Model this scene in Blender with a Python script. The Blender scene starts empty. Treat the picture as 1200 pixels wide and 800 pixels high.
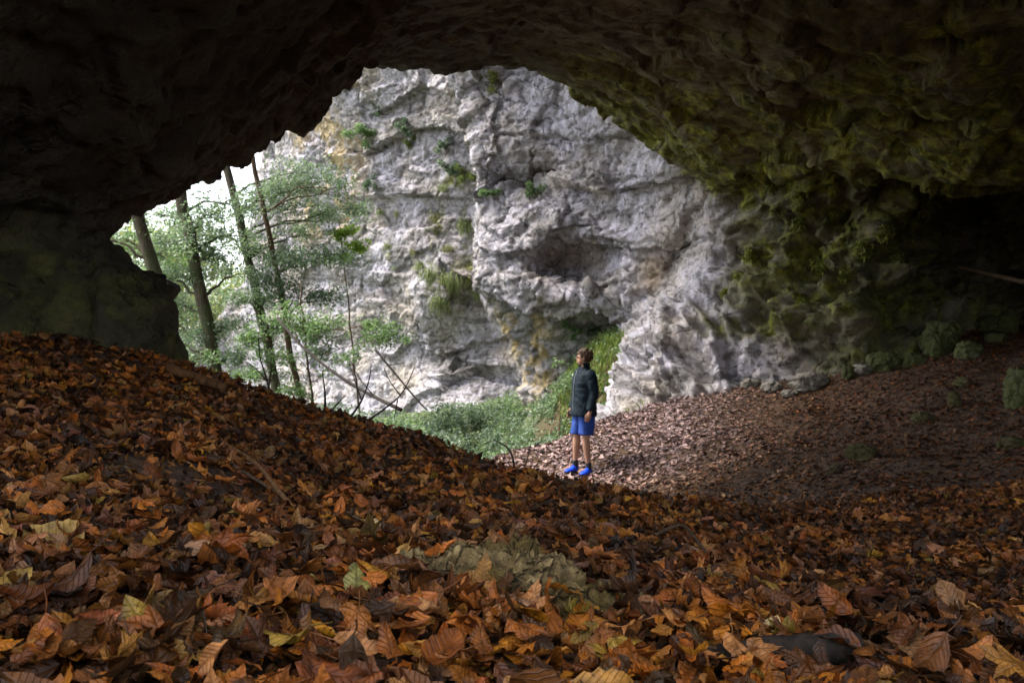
import bpy, bmesh, math, random
import numpy as np
from mathutils import Vector, Matrix, Euler
from mathutils.bvhtree import BVHTree

rng = np.random.default_rng(7)
random.seed(7)
SC = bpy.context.scene
COL = SC.collection
FPX = 1039.0

def W(px, py, d):
    """a point seen in the photograph, at a chosen distance along the view"""
    return ((px - 600.0) / FPX * d, d, (400.0 - py) / FPX * d)

# ------------------------------------------------------------------ noise
def _hash(ix, iy, iz, seed=0):
    h = (ix.astype(np.uint32) * np.uint32(374761393) + iy.astype(np.uint32) * np.uint32(668265263)
         + iz.astype(np.uint32) * np.uint32(2147483647 - 19) + np.uint32((seed * 974634777) & 0xffffffff))
    h ^= h >> np.uint32(13)
    h *= np.uint32(1274126177)
    h ^= h >> np.uint32(16)
    h *= np.uint32(2246822519)
    h ^= h >> np.uint32(13)
    return h

_G = rng.normal(size=(256, 3)); _G /= np.linalg.norm(_G, axis=1)[:, None]
_G = (_G * 1.6).astype(np.float32)

def perlin(P, seed=0):
    P = np.asarray(P, np.float32)
    f = np.floor(P); fr = P - f; i = f.astype(np.int64)
    u = fr * fr * fr * (fr * (fr * 6 - 15) + 10)
    out = 0
    for dx in (0, 1):
        wx = u[:, 0] if dx else 1 - u[:, 0]
        for dy in (0, 1):
            wy = u[:, 1] if dy else 1 - u[:, 1]
            for dz in (0, 1):
                wz = u[:, 2] if dz else 1 - u[:, 2]
                g = _G[_hash(i[:, 0] + dx, i[:, 1] + dy, i[:, 2] + dz, seed) & np.uint32(255)]
                d = g[:, 0] * (fr[:, 0] - dx) + g[:, 1] * (fr[:, 1] - dy) + g[:, 2] * (fr[:, 2] - dz)
                out = out + wx * wy * wz * d
    return out

def fbm(P, octaves=4, gain=0.5, seed=0):
    a, t = 1.0, 0
    P = np.asarray(P, np.float32)
    for o in range(octaves):
        t = t + a * perlin(P, seed + o); P = P * 2.03 + 7.1; a *= gain
    return t

def ridged(P, octaves=4, gain=0.5, seed=0):
    a, t = 1.0, 0
    P = np.asarray(P, np.float32)
    for o in range(octaves):
        t = t + a * (1 - 2 * np.abs(perlin(P, seed + o))); P = P * 2.03 + 3.7; a *= gain
    return t

def facets(P, seed=0):
    """per-cell tilted planes: broken, chiselled rock; returns (height, distance to crack)"""
    P = np.asarray(P, np.float32)
    b = np.floor(P).astype(np.int64); fr = P - b
    d1 = np.full(len(P), 9e9, np.float32); d2 = d1.copy()
    val = np.zeros(len(P), np.float32)
    for dx in (-1, 0, 1):
        for dy in (-1, 0, 1):
            for dz in (-1, 0, 1):
                h = _hash(b[:, 0] + dx, b[:, 1] + dy, b[:, 2] + dz, seed)
                ox = (h & np.uint32(1023)).astype(np.float32) / 1023
                oy = ((h >> np.uint32(10)) & np.uint32(1023)).astype(np.float32) / 1023
                oz = ((h >> np.uint32(20)) & np.uint32(1023)).astype(np.float32) / 1023
                ex, ey, ez = fr[:, 0] - dx - ox, fr[:, 1] - dy - oy, fr[:, 2] - dz - oz
                d = ex * ex + ey * ey + ez * ez
                h2 = _hash(b[:, 0] + dx, b[:, 1] + dy, b[:, 2] + dz, seed + 77)
                g = _G[h2 & np.uint32(255)]
                v = (g[:, 0] * ex + g[:, 1] * ey + g[:, 2] * ez) * 0.8 + ((h2 >> np.uint32(9)) & np.uint32(255)).astype(np.float32) / 255 - .5
                near = d < d1
                d2 = np.where(near, d1, np.minimum(d2, d))
                val = np.where(near, v, val)
                d1 = np.where(near, d, d1)
    return val, np.sqrt(d2) - np.sqrt(d1)

def smax(a, b, k):
    h = np.clip(0.5 + 0.5 * (a - b) / k, 0, 1)
    return b + (a - b) * h + k * h * (1 - h)

def smin(a, b, k):
    return -smax(-a, -b, k)

def sstep(a, b, x):
    t = np.clip((x - a) / (b - a), 0, 1)
    return t * t * (3 - 2 * t)

class TPS:
    """thin-plate surface through scattered points (p, q) -> value"""
    def __init__(self, pts, lam=1e-3):
        p = np.array([[a, b] for a, b, c in pts], float); v = np.array([c for a, b, c in pts], float)
        n = len(p); self.p = p
        K = self.k(np.linalg.norm(p[:, None] - p[None], axis=2)) + lam * np.eye(n)
        Q = np.c_[np.ones(n), p]
        A = np.block([[K, Q], [Q.T, np.zeros((3, 3))]])
        s = np.linalg.solve(A, np.r_[v, 0, 0, 0]); self.w = s[:n]; self.c = s[n:]
    @staticmethod
    def k(r):
        return np.where(r > 1e-9, r * r * np.log(np.maximum(r, 1e-9)), 0)
    def __call__(self, a, b):
        a = np.asarray(a, float); b = np.asarray(b, float); sh = np.broadcast(a, b).shape
        a = np.broadcast_to(a, sh).ravel(); b = np.broadcast_to(b, sh).ravel()
        out = self.c[0] + self.c[1] * a + self.c[2] * b
        for (p, q), w in zip(self.p, self.w):
            out = out + w * self.k(np.sqrt((a - p) ** 2 + (b - q) ** 2))
        return out.reshape(sh)

def xz(pts):   # photograph point -> (x, z, y)
    return [(W(*t)[0], W(*t)[2], t[2]) for t in pts]
def xy(pts):   # photograph point -> (x, y, z)
    return [W(*t) for t in pts]

# ------------------------------------------------------------------ materials
def new_mat(name):
    m = bpy.data.materials.new(name); m.use_nodes = True
    nt = m.node_tree
    for n in list(nt.nodes): nt.nodes.remove(n)
    out = nt.nodes.new('ShaderNodeOutputMaterial')
    bs = nt.nodes.new('ShaderNodeBsdfPrincipled')
    nt.links.new(bs.outputs[0], out.inputs[0])
    return m, nt, bs

class NB:
    """small helper for building node trees"""
    def __init__(self, nt): self.nt = nt
    def n(self, t, **kw):
        x = self.nt.nodes.new(t)
        for k, v in kw.items(): setattr(x, k, v)
        return x
    def set(self, sock, v):
        if hasattr(v, 'links') or isinstance(v, bpy.types.NodeSocket): self.nt.links.new(v, sock)
        else: sock.default_value = v
    def math(self, op, a, b=0.0, c=None, clamp=False):
        x = self.n('ShaderNodeMath', operation=op, use_clamp=clamp)
        self.set(x.inputs[0], a); self.set(x.inputs[1], b)
        if c is not None: self.set(x.inputs[2], c)
        return x.outputs[0]
    def ramp(self, f, stops, interp='LINEAR'):
        x = self.n('ShaderNodeValToRGB'); cr = x.color_ramp; cr.interpolation = interp
        while len(cr.elements) < len(stops): cr.elements.new(0.5)
        for e, (p, c) in zip(cr.elements, stops):
            e.position = p; e.color = (c[0], c[1], c[2], 1) if not np.isscalar(c) else (c, c, c, 1)
        self.set(x.inputs[0], f); return x.outputs[0]
    def noise(self, vec, scale, detail=4, rough=.55, dist=0.0, col=False):
        x = self.n('ShaderNodeTexNoise'); self.set(x.inputs['Vector'], vec)
        x.inputs['Scale'].default_value = scale; x.inputs['Detail'].default_value = detail
        x.inputs['Roughness'].default_value = rough; x.inputs['Distortion'].default_value = dist
        return x.outputs['Color' if col else 'Fac']
    def voro(self, vec, scale, feature='DISTANCE_TO_EDGE', out='Distance', rnd=1.0):
        x = self.n('ShaderNodeTexVoronoi', feature=feature); self.set(x.inputs['Vector'], vec)
        x.inputs['Scale'].default_value = scale; x.inputs['Randomness'].default_value = rnd
        return x.outputs[out]
    def mix(self, f, a, b, mode='MIX'):
        x = self.n('ShaderNodeMix', data_type='RGBA', blend_type=mode)
        self.set(x.inputs[0], f)
        for s, v in ((x.inputs[6], a), (x.inputs[7], b)):
            if isinstance(v, tuple): v = (v[0], v[1], v[2], 1)
            self.set(s, v)
        return x.outputs[2]
    def mapping(self, vec, scale=(1, 1, 1), rot=(0, 0, 0), loc=(0, 0, 0)):
        x = self.n('ShaderNodeMapping'); self.set(x.inputs['Vector'], vec)
        x.inputs['Scale'].default_value = scale; x.inputs['Rotation'].default_value = rot; x.inputs['Location'].default_value = loc
        return x.outputs[0]
    def warp(self, vec, scale, amt):
        nc = self.noise(vec, scale, 3, col=True)
        v = self.n('ShaderNodeVectorMath', operation='MULTIPLY_ADD')
        self.set(v.inputs[0], nc); v.inputs[1].default_value = (amt,) * 3; self.set(v.inputs[2], vec)
        return v.outputs[0]
    def bump(self, h, strength=1.0, dist=0.05, normal=None):
        x = self.n('ShaderNodeBump'); self.set(x.inputs['Height'], h)
        x.inputs['Strength'].default_value = strength; x.inputs['Distance'].default_value = dist
        if normal is not None: self.set(x.inputs['Normal'], normal)
        return x.outputs[0]
    def pos(self):
        return self.n('ShaderNodeNewGeometry').outputs['Position']
    def attr(self, name, out='Fac'):
        x = self.n('ShaderNodeAttribute', attribute_name=name); return x.outputs[out]

def tag(o, label=None, cat=None, group=None, kind=None):
    if label: o['label'] = label
    if cat: o['category'] = cat
    if group: o['group'] = group
    if kind: o['kind'] = kind
    return o

def mesh_obj(name, verts, faces, mat=None, parent=None, smooth=True):
    me = bpy.data.meshes.new(name)
    me.from_pydata([tuple(map(float, v)) for v in verts] if not isinstance(verts, np.ndarray) else verts.tolist(), [], faces if isinstance(faces, list) else faces.tolist())
    me.update()
    if smooth: me.polygons.foreach_set('use_smooth', [True] * len(me.polygons))
    if mat: me.materials.append(mat)
    o = bpy.data.objects.new(name, me); COL.objects.link(o)
    if parent: o.parent = parent
    return o

def empty(name, loc=(0, 0, 0), rz=0.0):
    o = bpy.data.objects.new(name, None); COL.objects.link(o)
    o.empty_display_size = .2
    o.location = loc; o.rotation_euler = (0, 0, rz)
    return o

# ------------------------------------------------------------------ the ground
G_PTS = xy([
    (600, 800, 1.4), (0, 800, 1.25), (1200, 800, 1.5), (300, 800, 1.32), (900, 800, 1.45),
    (0, 655, 1.9), (300, 660, 2.0), (0, 520, 3.3), (250, 540, 3.7), (0, 402, 5.7), (100, 408, 6.1), (205, 440, 6.4), (260, 453, 6.4), (330, 470, 6.2),
    (430, 497, 5.9), (520, 532, 5.5), (600, 566, 5.2), (680, 578, 5.2), (480, 600, 3.6), (650, 640, 2.9),
    (800, 597, 5.6), (1000, 600, 7), (950, 700, 3.5), (1200, 700, 3.6), (1200, 600, 6), (1250, 540, 7.8),
    (900, 568, 9.3), (700, 560, 12), (800, 530, 12), (900, 500, 12.5), (1000, 470, 13), (1100, 445, 12.2), (1200, 425, 12), (1200, 480, 10.2), (1050, 520, 10.2),
    (205, 459, 5.5), (260, 473, 5.5), (100, 435, 5.5), (0, 431, 5.0), (330, 485, 5.5), (150, 448, 5.2), (230, 502, 4.4), (600, 576, 5.3), (430, 507, 5.5), (900, 606, 7),
    (570, 545, 13), (640, 522, 14.3), (700, 499, 15.6), (800, 466, 15.5), (900, 449, 14.9), (950, 446, 14.3), (1000, 434, 13.8), (1050, 426, 13.5), (1100, 414, 13.4), (1150, 400, 13.8), (1200, 388, 14.5), (1250, 385, 16),
    (540, 505, 22), (600, 520, 19.5), (700, 455, 18.3), (735, 392, 20.0), (700, 405, 20.2), (760, 375, 20.6), (450, 490, 25), (640, 480, 21),
]) + [(-3, 8, -1.7), (-1.6, 7.6, -1.75), (0, 7.2, -1.6), (0.3, 9, -1.95), (1.5, 8, -1.72), (-1.2, 13, -2.6), (-4, 11, -2.7), (-6, 14, -3.6),
      (-6, 20, -3.2), (-12, 20, -3.5), (-10, 30, -3.5), (-4, 30, -3), (-20, 30, -4), (0, 0, -.62), (0, -4, -.8), (-4, 0, -.5), (4, 0, -.7), (0, -10, -1.2), (-5, 4, -.05),
      (8, 4, -.9), (8, 8, -.5), (9, 14, .1), (-1.5, 17, -2.9), (0.3, 16.5, -2.5), (1.5, 17.5, -1.9), (-8, -10, -1), (10, -10, -1), (10, 20, .6)]
G = TPS(G_PTS, 1e-3)

def gnoise(x, y):
    P = np.stack([x, y, np.zeros_like(x)], -1).reshape(-1, 3)
    n = fbm(P * 1.1, 3, .5, 11) * .05 + fbm(P * 4.0, 3, .55, 12) * .018
    n = n * sstep(.3, 2.5, np.hypot(P[:, 0], P[:, 1]))
    return n.reshape(np.shape(x))

_gx = np.unique(np.r_[np.arange(-60, -14, 3.), np.arange(-14, -6, .4), np.arange(-6, 9, .08), np.arange(9, 14, .4), np.arange(14, 60, 3.)])
_gy = np.unique(np.r_[np.arange(-30, -2, 2.), np.arange(-2, 17, .08), np.arange(17, 32, .3), np.arange(32, 120, 4.)])
_X, _Y = np.meshgrid(_gx, _gy, indexing='ij')
_Z = G(np.clip(_X, -20, 14), np.clip(_Y, -10, 32)) + gnoise(_X, _Y)

def ground_z(x, y):
    """height of the ground sheet (bilinear, the same sheet that is meshed)"""
    x = np.atleast_1d(np.asarray(x, float)); y = np.atleast_1d(np.asarray(y, float))
    i = np.clip(np.searchsorted(_gx, x) - 1, 0, len(_gx) - 2); j = np.clip(np.searchsorted(_gy, y) - 1, 0, len(_gy) - 2)
    u = (x - _gx[i]) / (_gx[i + 1] - _gx[i]); v = (y - _gy[j]) / (_gy[j + 1] - _gy[j])
    return (_Z[i, j] * (1 - u) * (1 - v) + _Z[i + 1, j] * u * (1 - v) + _Z[i, j + 1] * (1 - u) * v + _Z[i + 1, j + 1] * u * v)

def ground_hit(px, py):
    """where the sight line through a point of the photograph first meets the ground"""
    d = np.arange(.9, 26, .01); x = (px - 600) / FPX * d; z = (400 - py) / FPX * d
    below = np.nonzero(ground_z(x, d) >= z)[0]
    k = below[0] if len(below) else len(d) - 1
    return float(x[k]), float(d[k]), float(ground_z(x[k], d[k])[0])

def ground_n(x, y, e=.12):
    dx = (ground_z(x + e, y) - ground_z(x - e, y)) / (2 * e); dy = (ground_z(x, y + e) - ground_z(x, y - e)) / (2 * e)
    n = np.stack([-dx, -dy, np.ones_like(dx)], -1)
    return n / np.linalg.norm(n, axis=1)[:, None]

def grid_faces(nx, ny):
    i, j = np.meshgrid(np.arange(nx - 1), np.arange(ny - 1), indexing='ij')
    a = (i * ny + j).ravel()
    return np.stack([a, a + ny, a + ny + 1, a + 1], 1)

# ------------------------------------------------------------------ the rock
F1 = TPS(xz([(120, 150, 40), (120, 300, 40), (120, 450, 38), (250, 150, 36), (250, 300, 36), (250, 450, 34), (370, 90, 27.5), (370, 250, 28.5), (370, 400, 29), (370, 500, 28),
             (450, 60, 25.5), (450, 100, 25.8), (450, 165, 26.6), (450, 250, 26.6), (450, 330, 27), (450, 400, 27.5), (450, 500, 26.5), (500, 230, 25.6),
             (540, 60, 23.5), (540, 130, 24), (540, 200, 24.6), (540, 300, 25.2), (520, 350, 25), (540, 400, 25.6), (540, 480, 24.6), (700, 250, 25), (700, 450, 24.5), (700, 50, 23)]), 2e-2)
F2 = TPS(xz([(530, 40, 22.5), (540, 100, 22.4), (560, 150, 21.9), (560, 200, 21.6), (560, 300, 21.3), (600, 60, 22), (600, 150, 21.5), (600, 205, 21.5), (600, 240, 21.2), (600, 300, 20.8), (600, 340, 20.7),
             (650, 345, 20.2), (700, 345, 20.0), (590, 375, 21.6), (610, 430, 21.6), (625, 480, 21.4), (660, 400, 21.4), (700, 400, 21.3), (740, 420, 21.3), (680, 460, 21.3), (650, 60, 21.3), (640, 470, 21.3),
             (650, 150, 20.9), (650, 250, 20.4), (700, 250, 20.2), (700, 140, 20), (700, 60, 19.8), (760, 160, 18.6), (760, 250, 18.9), (750, 320, 19.3), (760, 360, 19.6), (760, 400, 20.9), (800, 180, 17.2), (800, 250, 17.6), (850, 240, 16.3),
             (810, 330, 18.2), (860, 180, 16), (900, 300, 17.5), (900, 420, 19.5), (760, 60, 18), (860, 60, 16), (1000, 60, 15), (1000, 200, 17), (1000, 300, 21), (1050, 400, 24), (1200, 300, 30), (1150, 200, 22), (1300, 400, 32)]), 2e-2)
F3 = TPS(xz([(712, 490, 16.4), (735, 450, 16.3), (760, 440, 16.0), (765, 400, 16.4), (800, 400, 16), (830, 350, 16.3), (860, 300, 16.4), (800, 460, 15.5), (860, 440, 15.2), (860, 380, 15.6), (900, 300, 15.6), (900, 400, 15.1),
             (940, 440, 14.5), (900, 250, 15.5), (860, 240, 16.2), (940, 340, 14.8), (940, 280, 14.9), (1000, 420, 13.9), (1000, 350, 14.0), (1000, 280, 14.3), (1000, 220, 14.2), (1060, 420, 13.6), (1060, 330, 14.9), (1060, 250, 14.6),
             (1100, 400, 14.3), (1100, 320, 16.4), (1100, 250, 16.0), (1150, 380, 15.2), (1150, 300, 16.2), (1200, 300, 17), (1200, 385, 16), (1300, 300, 17.5), (1300, 400, 17), (1000, 520, 13.8), (760, 560, 16), (900, 100, 15), (1100, 100, 13.5), (1300, 100, 17)]), 2e-2)
_E2 = ([-4, -2.6, -1.86, -.62, .62, 1.45, 4.55, 6.4, 12], [x / FPX * 21.4 for x in (50, 40, 24, 9, -20, -45, -44, -68, -110)])
_E3 = ([-3, -1.40, -.78, 0, .47, .93, 1.56, 2.2, 12], [x / FPX * 16.3 for x in (98, 112, 134, 162, 190, 212, 230, 246, 300)])
LIP = [(60, 330, 6.9), (125, 289, 7.5), (165, 262, 8), (215, 232, 8.5), (270, 213, 9.2), (330, 180, 10), (358, 148, 10.5), (383, 96, 11), (435, 82, 12), (480, 82, 12.5),
       (560, 81, 13), (640, 91, 13.4), (665, 104, 14.8), (695, 122, 16.6), (745, 155, 17.9), (800, 190, 16.9), (860, 222, 16.1)]
C = TPS(xy(LIP) + xy([(900, 205, 14.6), (1000, 200, 12.8), (1060, 200, 12.2), (1100, 212, 11.8), (1200, 212, 11), (1290, 220, 10.6), (950, 150, 11.5), (1100, 150, 10), (800, 100, 11.5), (700, 60, 11), (560, 35, 10), (450, 40, 9.5)]) + [
    (0, 0, 2.7), (-3, 2, 1.7), (3, 2, 2.4), (0, 5, 2.75), (-2, 5, 1.95), (-1.5, 7, 2.4), (-3, 6, 1.15), (-4, 5, .6), (-5, 6, 0), (0, 9, 3.3), (2, 9, 3.1), (4, 9, 2.6), (6, 9, 2.15), (6, 5, 2.6), (8, 8, 2.2),
    (5, 14, 2.8), (6, 14.3, 3.0), (8, 16, 3.3), (7, 12.8, 2.6), (9, 13, 2.8), (0, -6, 3.4), (-5, -6, 2), (6, -6, 3.2), (-6, 2, .3), (10, 4, 2.4), (5, 18, 3.2)], 1e-2)
_lx = [W(*t)[0] for t in LIP]; _ly = [W(*t)[1] for t in LIP]
def mouth_y(x): return np.interp(x, [-9, -5] + _lx + [5, 7], [5.6, 6.4] + _ly + [17, 24])
ROOF_BACK = 2.0     # open sky over and behind the camera, unseen, sized to light the foreground

def solids(x, y, z):
    n1 = y - F1(x, z)
    e1 = np.interp(x, [-14, -11.5, -10.2, -9.0, -7.8], [-.2, 1.2, 2.4, 6.8, 14])        # skyline of the far cliff
    s_far = smin(n1, e1 - z, .8)
    s_mass = smin(y - F2(x, z), (x - np.interp(z, *_E2)) * 1.0, .5)
    s_wall = smin(y - F3(x, z), (x - np.interp(z, *_E3)) * 1.2, .35)
    for (c, r) in ((W(668, 305, 19.9), (1.15, 1.5, .66)), (W(800, 312, 17.7), (.75, 1.2, .75)), (W(618, 205, 21.2), (1.0, .6, .2))):
        q = np.sqrt(((x - c[0]) / r[0]) ** 2 + ((y - c[1]) / r[1]) ** 2 + ((z - c[2]) / r[2]) ** 2)
        s_mass = smin(s_mass, (q - 1) * min(r), .12)
    cz = C(x, y)
    lipz = C(x, mouth_y(x))
    s_roof = smin(z - cz, mouth_y(x) - .45 * np.maximum(z - lipz, 0) - y, .15)
    s_roof = smin(s_roof, y - ROOF_BACK + .3 * np.maximum(z - cz, 0), .4)
    s_roof = np.where(x > 6.5, np.maximum(s_roof, np.minimum(z - cz, y - ROOF_BACK)), s_roof)
    # left side: outcrop and wall
    ex = np.interp(z, [-2, -.27, -.07, .13, .35, .55, .66, .74, 1.2], [-2.56, -2.63, -2.72, -2.64, -2.68, -2.93, -3.08, -3.22, -3.7])
    front = 6.15 + .28 * (x + 2.6) + .25 * z
    s_left = smin(smin(ex - x, y - front, .15), 7.3 - y + .2 * (x + 2.5), .08)
    s_left = np.maximum(s_left, np.minimum(-4.1 - .1 * np.sin(y) - x, np.minimum(7 - y, 3.2 - z)))
    s_right = x - (9.3 - .12 * z * z) 
    s_right = np.minimum(s_right, 23 - y)
    return [s_far, s_mass, s_wall, s_roof, s_left, s_right]

def total(ss):
    t = smax(ss[0], ss[1], .25); t = smax(t, ss[2], .3); t = smax(t, ss[3], .75); t = smax(t, ss[4], .25); t = smax(t, ss[5], .6)
    return t

def surface_nets(v, org, h):
    nx, ny, nz = v.shape
    corners = [(i, j, k) for i in (0, 1) for j in (0, 1) for k in (0, 1)]
    sl = lambda c: v[c[0]:nx - 1 + c[0], c[1]:ny - 1 + c[1], c[2]:nz - 1 + c[2]]
    acc = np.zeros((nx - 1, ny - 1, nz - 1, 3), np.float32); cnt = np.zeros((nx - 1, ny - 1, nz - 1), np.float32)
    for a in corners:
        for ax in range(3):
            if a[ax] == 0:
                b = list(a); b[ax] = 1; A, B = sl(a), sl(b)
                m = (A > 0) != (B > 0)
                t = np.where(m, A / np.where(m, A - B, 1), 0)
                for q in range(3):
                    acc[..., q] += np.where(m, a[q] + (t if q == ax else 0), 0)
                cnt += m
    act = cnt > 0
    idx = np.full(act.shape, -1, np.int64); idx[act] = np.arange(act.sum())
    ijk = np.argwhere(act)
    verts = (ijk + acc[act] / cnt[act][:, None]) * h + org
    faces = []
    S = v > 0
    for ax in range(3):
        u, w = [(1, 2), (2, 0), (0, 1)][ax]
        lo = [slice(None)] * 3; hi = [slice(None)] * 3
        lo[ax] = slice(0, -1); hi[ax] = slice(1, None)
        ch = S[tuple(lo)] != S[tuple(hi)]
        e = np.argwhere(ch)
        ok = (e[:, u] >= 1) & (e[:, w] >= 1) & (e[:, u] < v.shape[u] - 1) & (e[:, w] < v.shape[w] - 1)
        e = e[ok]
        def cell(du, dw):
            c = e.copy(); c[:, u] += du; c[:, w] += dw
            return idx[c[:, 0], c[:, 1], c[:, 2]]
        q = np.stack([cell(-1, -1), cell(0, -1), cell(0, 0), cell(-1, 0)], 1)
        sgn = S[tuple(e.T)]      # solid on the low side: normal must point up the axis
        q[~sgn] = q[~sgn][:, ::-1]
        faces.append(q)
    return verts, np.concatenate(faces)

def build_rock(h=0.2, levels=2):
    org = np.array([-16.0, 0.0, -5.0]); top = np.array([12.0, 42.0, 11.0])
    n = ((top - org) / h).astype(int) + 1
    gx, gy, gz = [org[a] + h * np.arange(n[a]) for a in range(3)]
    X, Y, Z = np.meshgrid(gx, gy, gz, indexing='ij')
    v = np.empty(X.shape, np.float32)
    # 2-D surfaces are evaluated on 2-D grids and broadcast
    global F1, F2, F3, C
    F1s, F2s, F3s, Cs = F1, F2, F3, C
    fx, fz = np.meshgrid(gx, gz, indexing='ij'); cx, cy = np.meshgrid(gx, gy, indexing='ij')
    t1, t2, t3, tc = [f(fx, fz)[:, None, :] for f in (F1s, F2s, F3s)] + [Cs(cx, cy)[:, :, None]]
    lz = Cs(gx, mouth_y(gx))[:, None, None]
    F1 = lambda a, b: t1; F2 = lambda a, b: t2; F3 = lambda a, b: t3
    C = lambda a, b: tc if np.shape(b) == X.shape and b is Y else lz
    v[:] = total(solids(X, Y, Z))
    F1, F2, F3, C = F1s, F2s, F3s, Cs
    verts, faces = surface_nets(v, org, h)
    # leave out what lies under the ground sheet or far outside the view
    fc = verts[faces].mean(1)
    zz = ground_z(fc[:, 0], fc[:, 1])
    keep = fc[:, 2] > zz - .7
    faces = faces[keep]
    used = np.unique(faces); mp = np.full(len(verts), -1); mp[used] = np.arange(len(used))
    verts, faces = verts[used], mp[faces]
    me = bpy.data.meshes.new('tmp'); me.from_pydata(verts.tolist(), [], faces.tolist()); me.update()
    o = bpy.data.objects.new('tmp', me); COL.objects.link(o)
    md = o.modifiers.new('s', 'SUBSURF'); md.levels = levels; md.render_levels = levels
    dg = bpy.context.evaluated_depsgraph_get()
    em = o.evaluated_get(dg).to_mesh()
    nv = len(em.vertices); V = np.empty(nv * 3, np.float32); em.vertices.foreach_get('co', V); V = V.reshape(-1, 3)
    N = np.empty(nv * 3, np.float32); em.vertex_normals.foreach_get('vector', N); N = N.reshape(-1, 3)
    nf = len(em.polygons); Fc = np.empty(nf * 4, np.int32); em.loops.foreach_get('vertex_index', Fc); Fc = Fc.reshape(-1, 4)
    V, N, Fc = V.copy(), N.copy(), Fc.copy()
    o.evaluated_get(dg).to_mesh_clear()
    bpy.data.objects.remove(o); bpy.data.meshes.remove(me)
    return V, N, Fc
# ------------------------------------------------------------------ rock: detail and material
V, N, RF = build_rock(0.2, 2)
_ss = np.stack(solids(V[:, 0], V[:, 1], V[:, 2]), 0)
SRC = np.argmax(_ss, 0)      # 0 far cliff, 1 rock mass, 2 cave wall, 3 roof, 4 left outcrop, 5 right end
def soft_member(k, width=.6):
    oth = np.max(np.delete(_ss, k, 0), 0)
    return sstep(-width, width, _ss[k] - oth)
roofm = soft_member(3); leftm = soft_member(4); wallm = soft_member(2, .8); massm = soft_member(1, .5); farm = soft_member(0, .4)
wx_ = np.stack([perlin(V * .9, 31), perlin(V * .9, 32), perlin(V * .9, 33)], 1)
Q = V + .28 * wx_ + .08 * np.stack([perlin(V * 3.1, 34), perlin(V * 3.1, 35), perlin(V * 3.1, 36)], 1)
f1, c1 = facets(Q * np.array([.95, .95, 1.5]), 1)
Q2 = V + .07 * wx_
_ct, _st = math.cos(.22), math.sin(.22)
Q2 = np.stack([Q2[:, 0] * _ct + Q2[:, 2] * _st, Q2[:, 1], -Q2[:, 0] * _st + Q2[:, 2] * _ct], 1)     # joints dip to the right
f2, c2 = facets(Q2 * np.array([1.9, 1.9, 4.2]) + 9, 2)
f3, c3 = facets(Q2 * np.array([4.4, 4.4, 9.0]) + 3, 3)
big = fbm(V * .45, 3, .5, 41); mid = ridged(Q * 1.3, 3, .55, 45); fin = ridged(Q * 5.2, 3, .55, 51)
# bedding of the far cliff: arched courses
zb = V[:, 2] + .06 * (V[:, 0] + 5) ** 2 * .12 + .25 * perlin(V * .5, 61) + .12 * V[:, 0]
saw = np.mod(zb * 1.15, 1.0); bed = (saw ** 1.5) - .45
bedw = np.clip(farm + .5 * massm, 0, 1) * sstep(-.2, .35, fbm(V * .6, 2, .5, 62) + .25 * sstep(2, 5, V[:, 2]))
outd = np.clip(farm + massm, 0, 1)
amp = .8 * outd + .75 * wallm + .55 * roofm + .5 * leftm + .2
amp = np.clip(amp, 0, 1)
rough_ = np.clip(1 - .68 * farm - .35 * massm - .45 * wallm * sstep(5.0, 4.0, V[:, 0]) - .4 * roofm, .25, 1)
f0, c0 = facets((V + .2 * wx_) * np.array([.42, .42, .6]), 8)
disp = big * .10 * amp + f0 * .16 * amp + f1 * .11 * amp * rough_ + f2 * .085 * amp * rough_ + f3 * .045 * amp * rough_ + (mid - .6) * .03 * amp + (fin - .6) * .012
disp -= .10 * amp * np.exp(-c1 / .04) * sstep(-.1, .3, perlin(V * .7, 55)) + .05 * amp * np.exp(-c2 / .035) + .02 * amp * np.exp(-c3 / .04)
disp += f1 * .09 * roofm * sstep(.5, 2.5, V[:, 0])
disp += bed * .15 * bedw
# leaning ribs down the pale buttress
rib = np.abs(perlin(np.stack([V[:, 0] * 2.2 + V[:, 2] * 1.1, V[:, 1] * 1.0, V[:, 2] * .55], 1), 71))
ribw = wallm * sstep(5.0, 3.6, V[:, 0]) * sstep(1.3, .6, V[:, 2])
rib2 = np.abs(perlin(np.stack([V[:, 0] * 5.2 + V[:, 2] * 2.4, V[:, 1] * 1.5, V[:, 2] * 1.1], 1), 72))
disp += ((.25 - rib) * .62 + (.2 - rib2) * .34) * ribw - (f1 * .06 + f2 * .04) * ribw
# lumpy hanging tufa on the mossy wall
lump = sstep(3.3, 4.4, V[:, 0]) * sstep(-.5, .3, V[:, 2]) * sstep(11, 13, V[:, 1]) * (1 - roofm * .6)
disp += lump * (.34 * (.5 - np.sqrt(np.clip(c2, 0, 1))) + .45 * perlin(V * 1.6, 81) + .25 * perlin(V * 3.1, 82))
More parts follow.
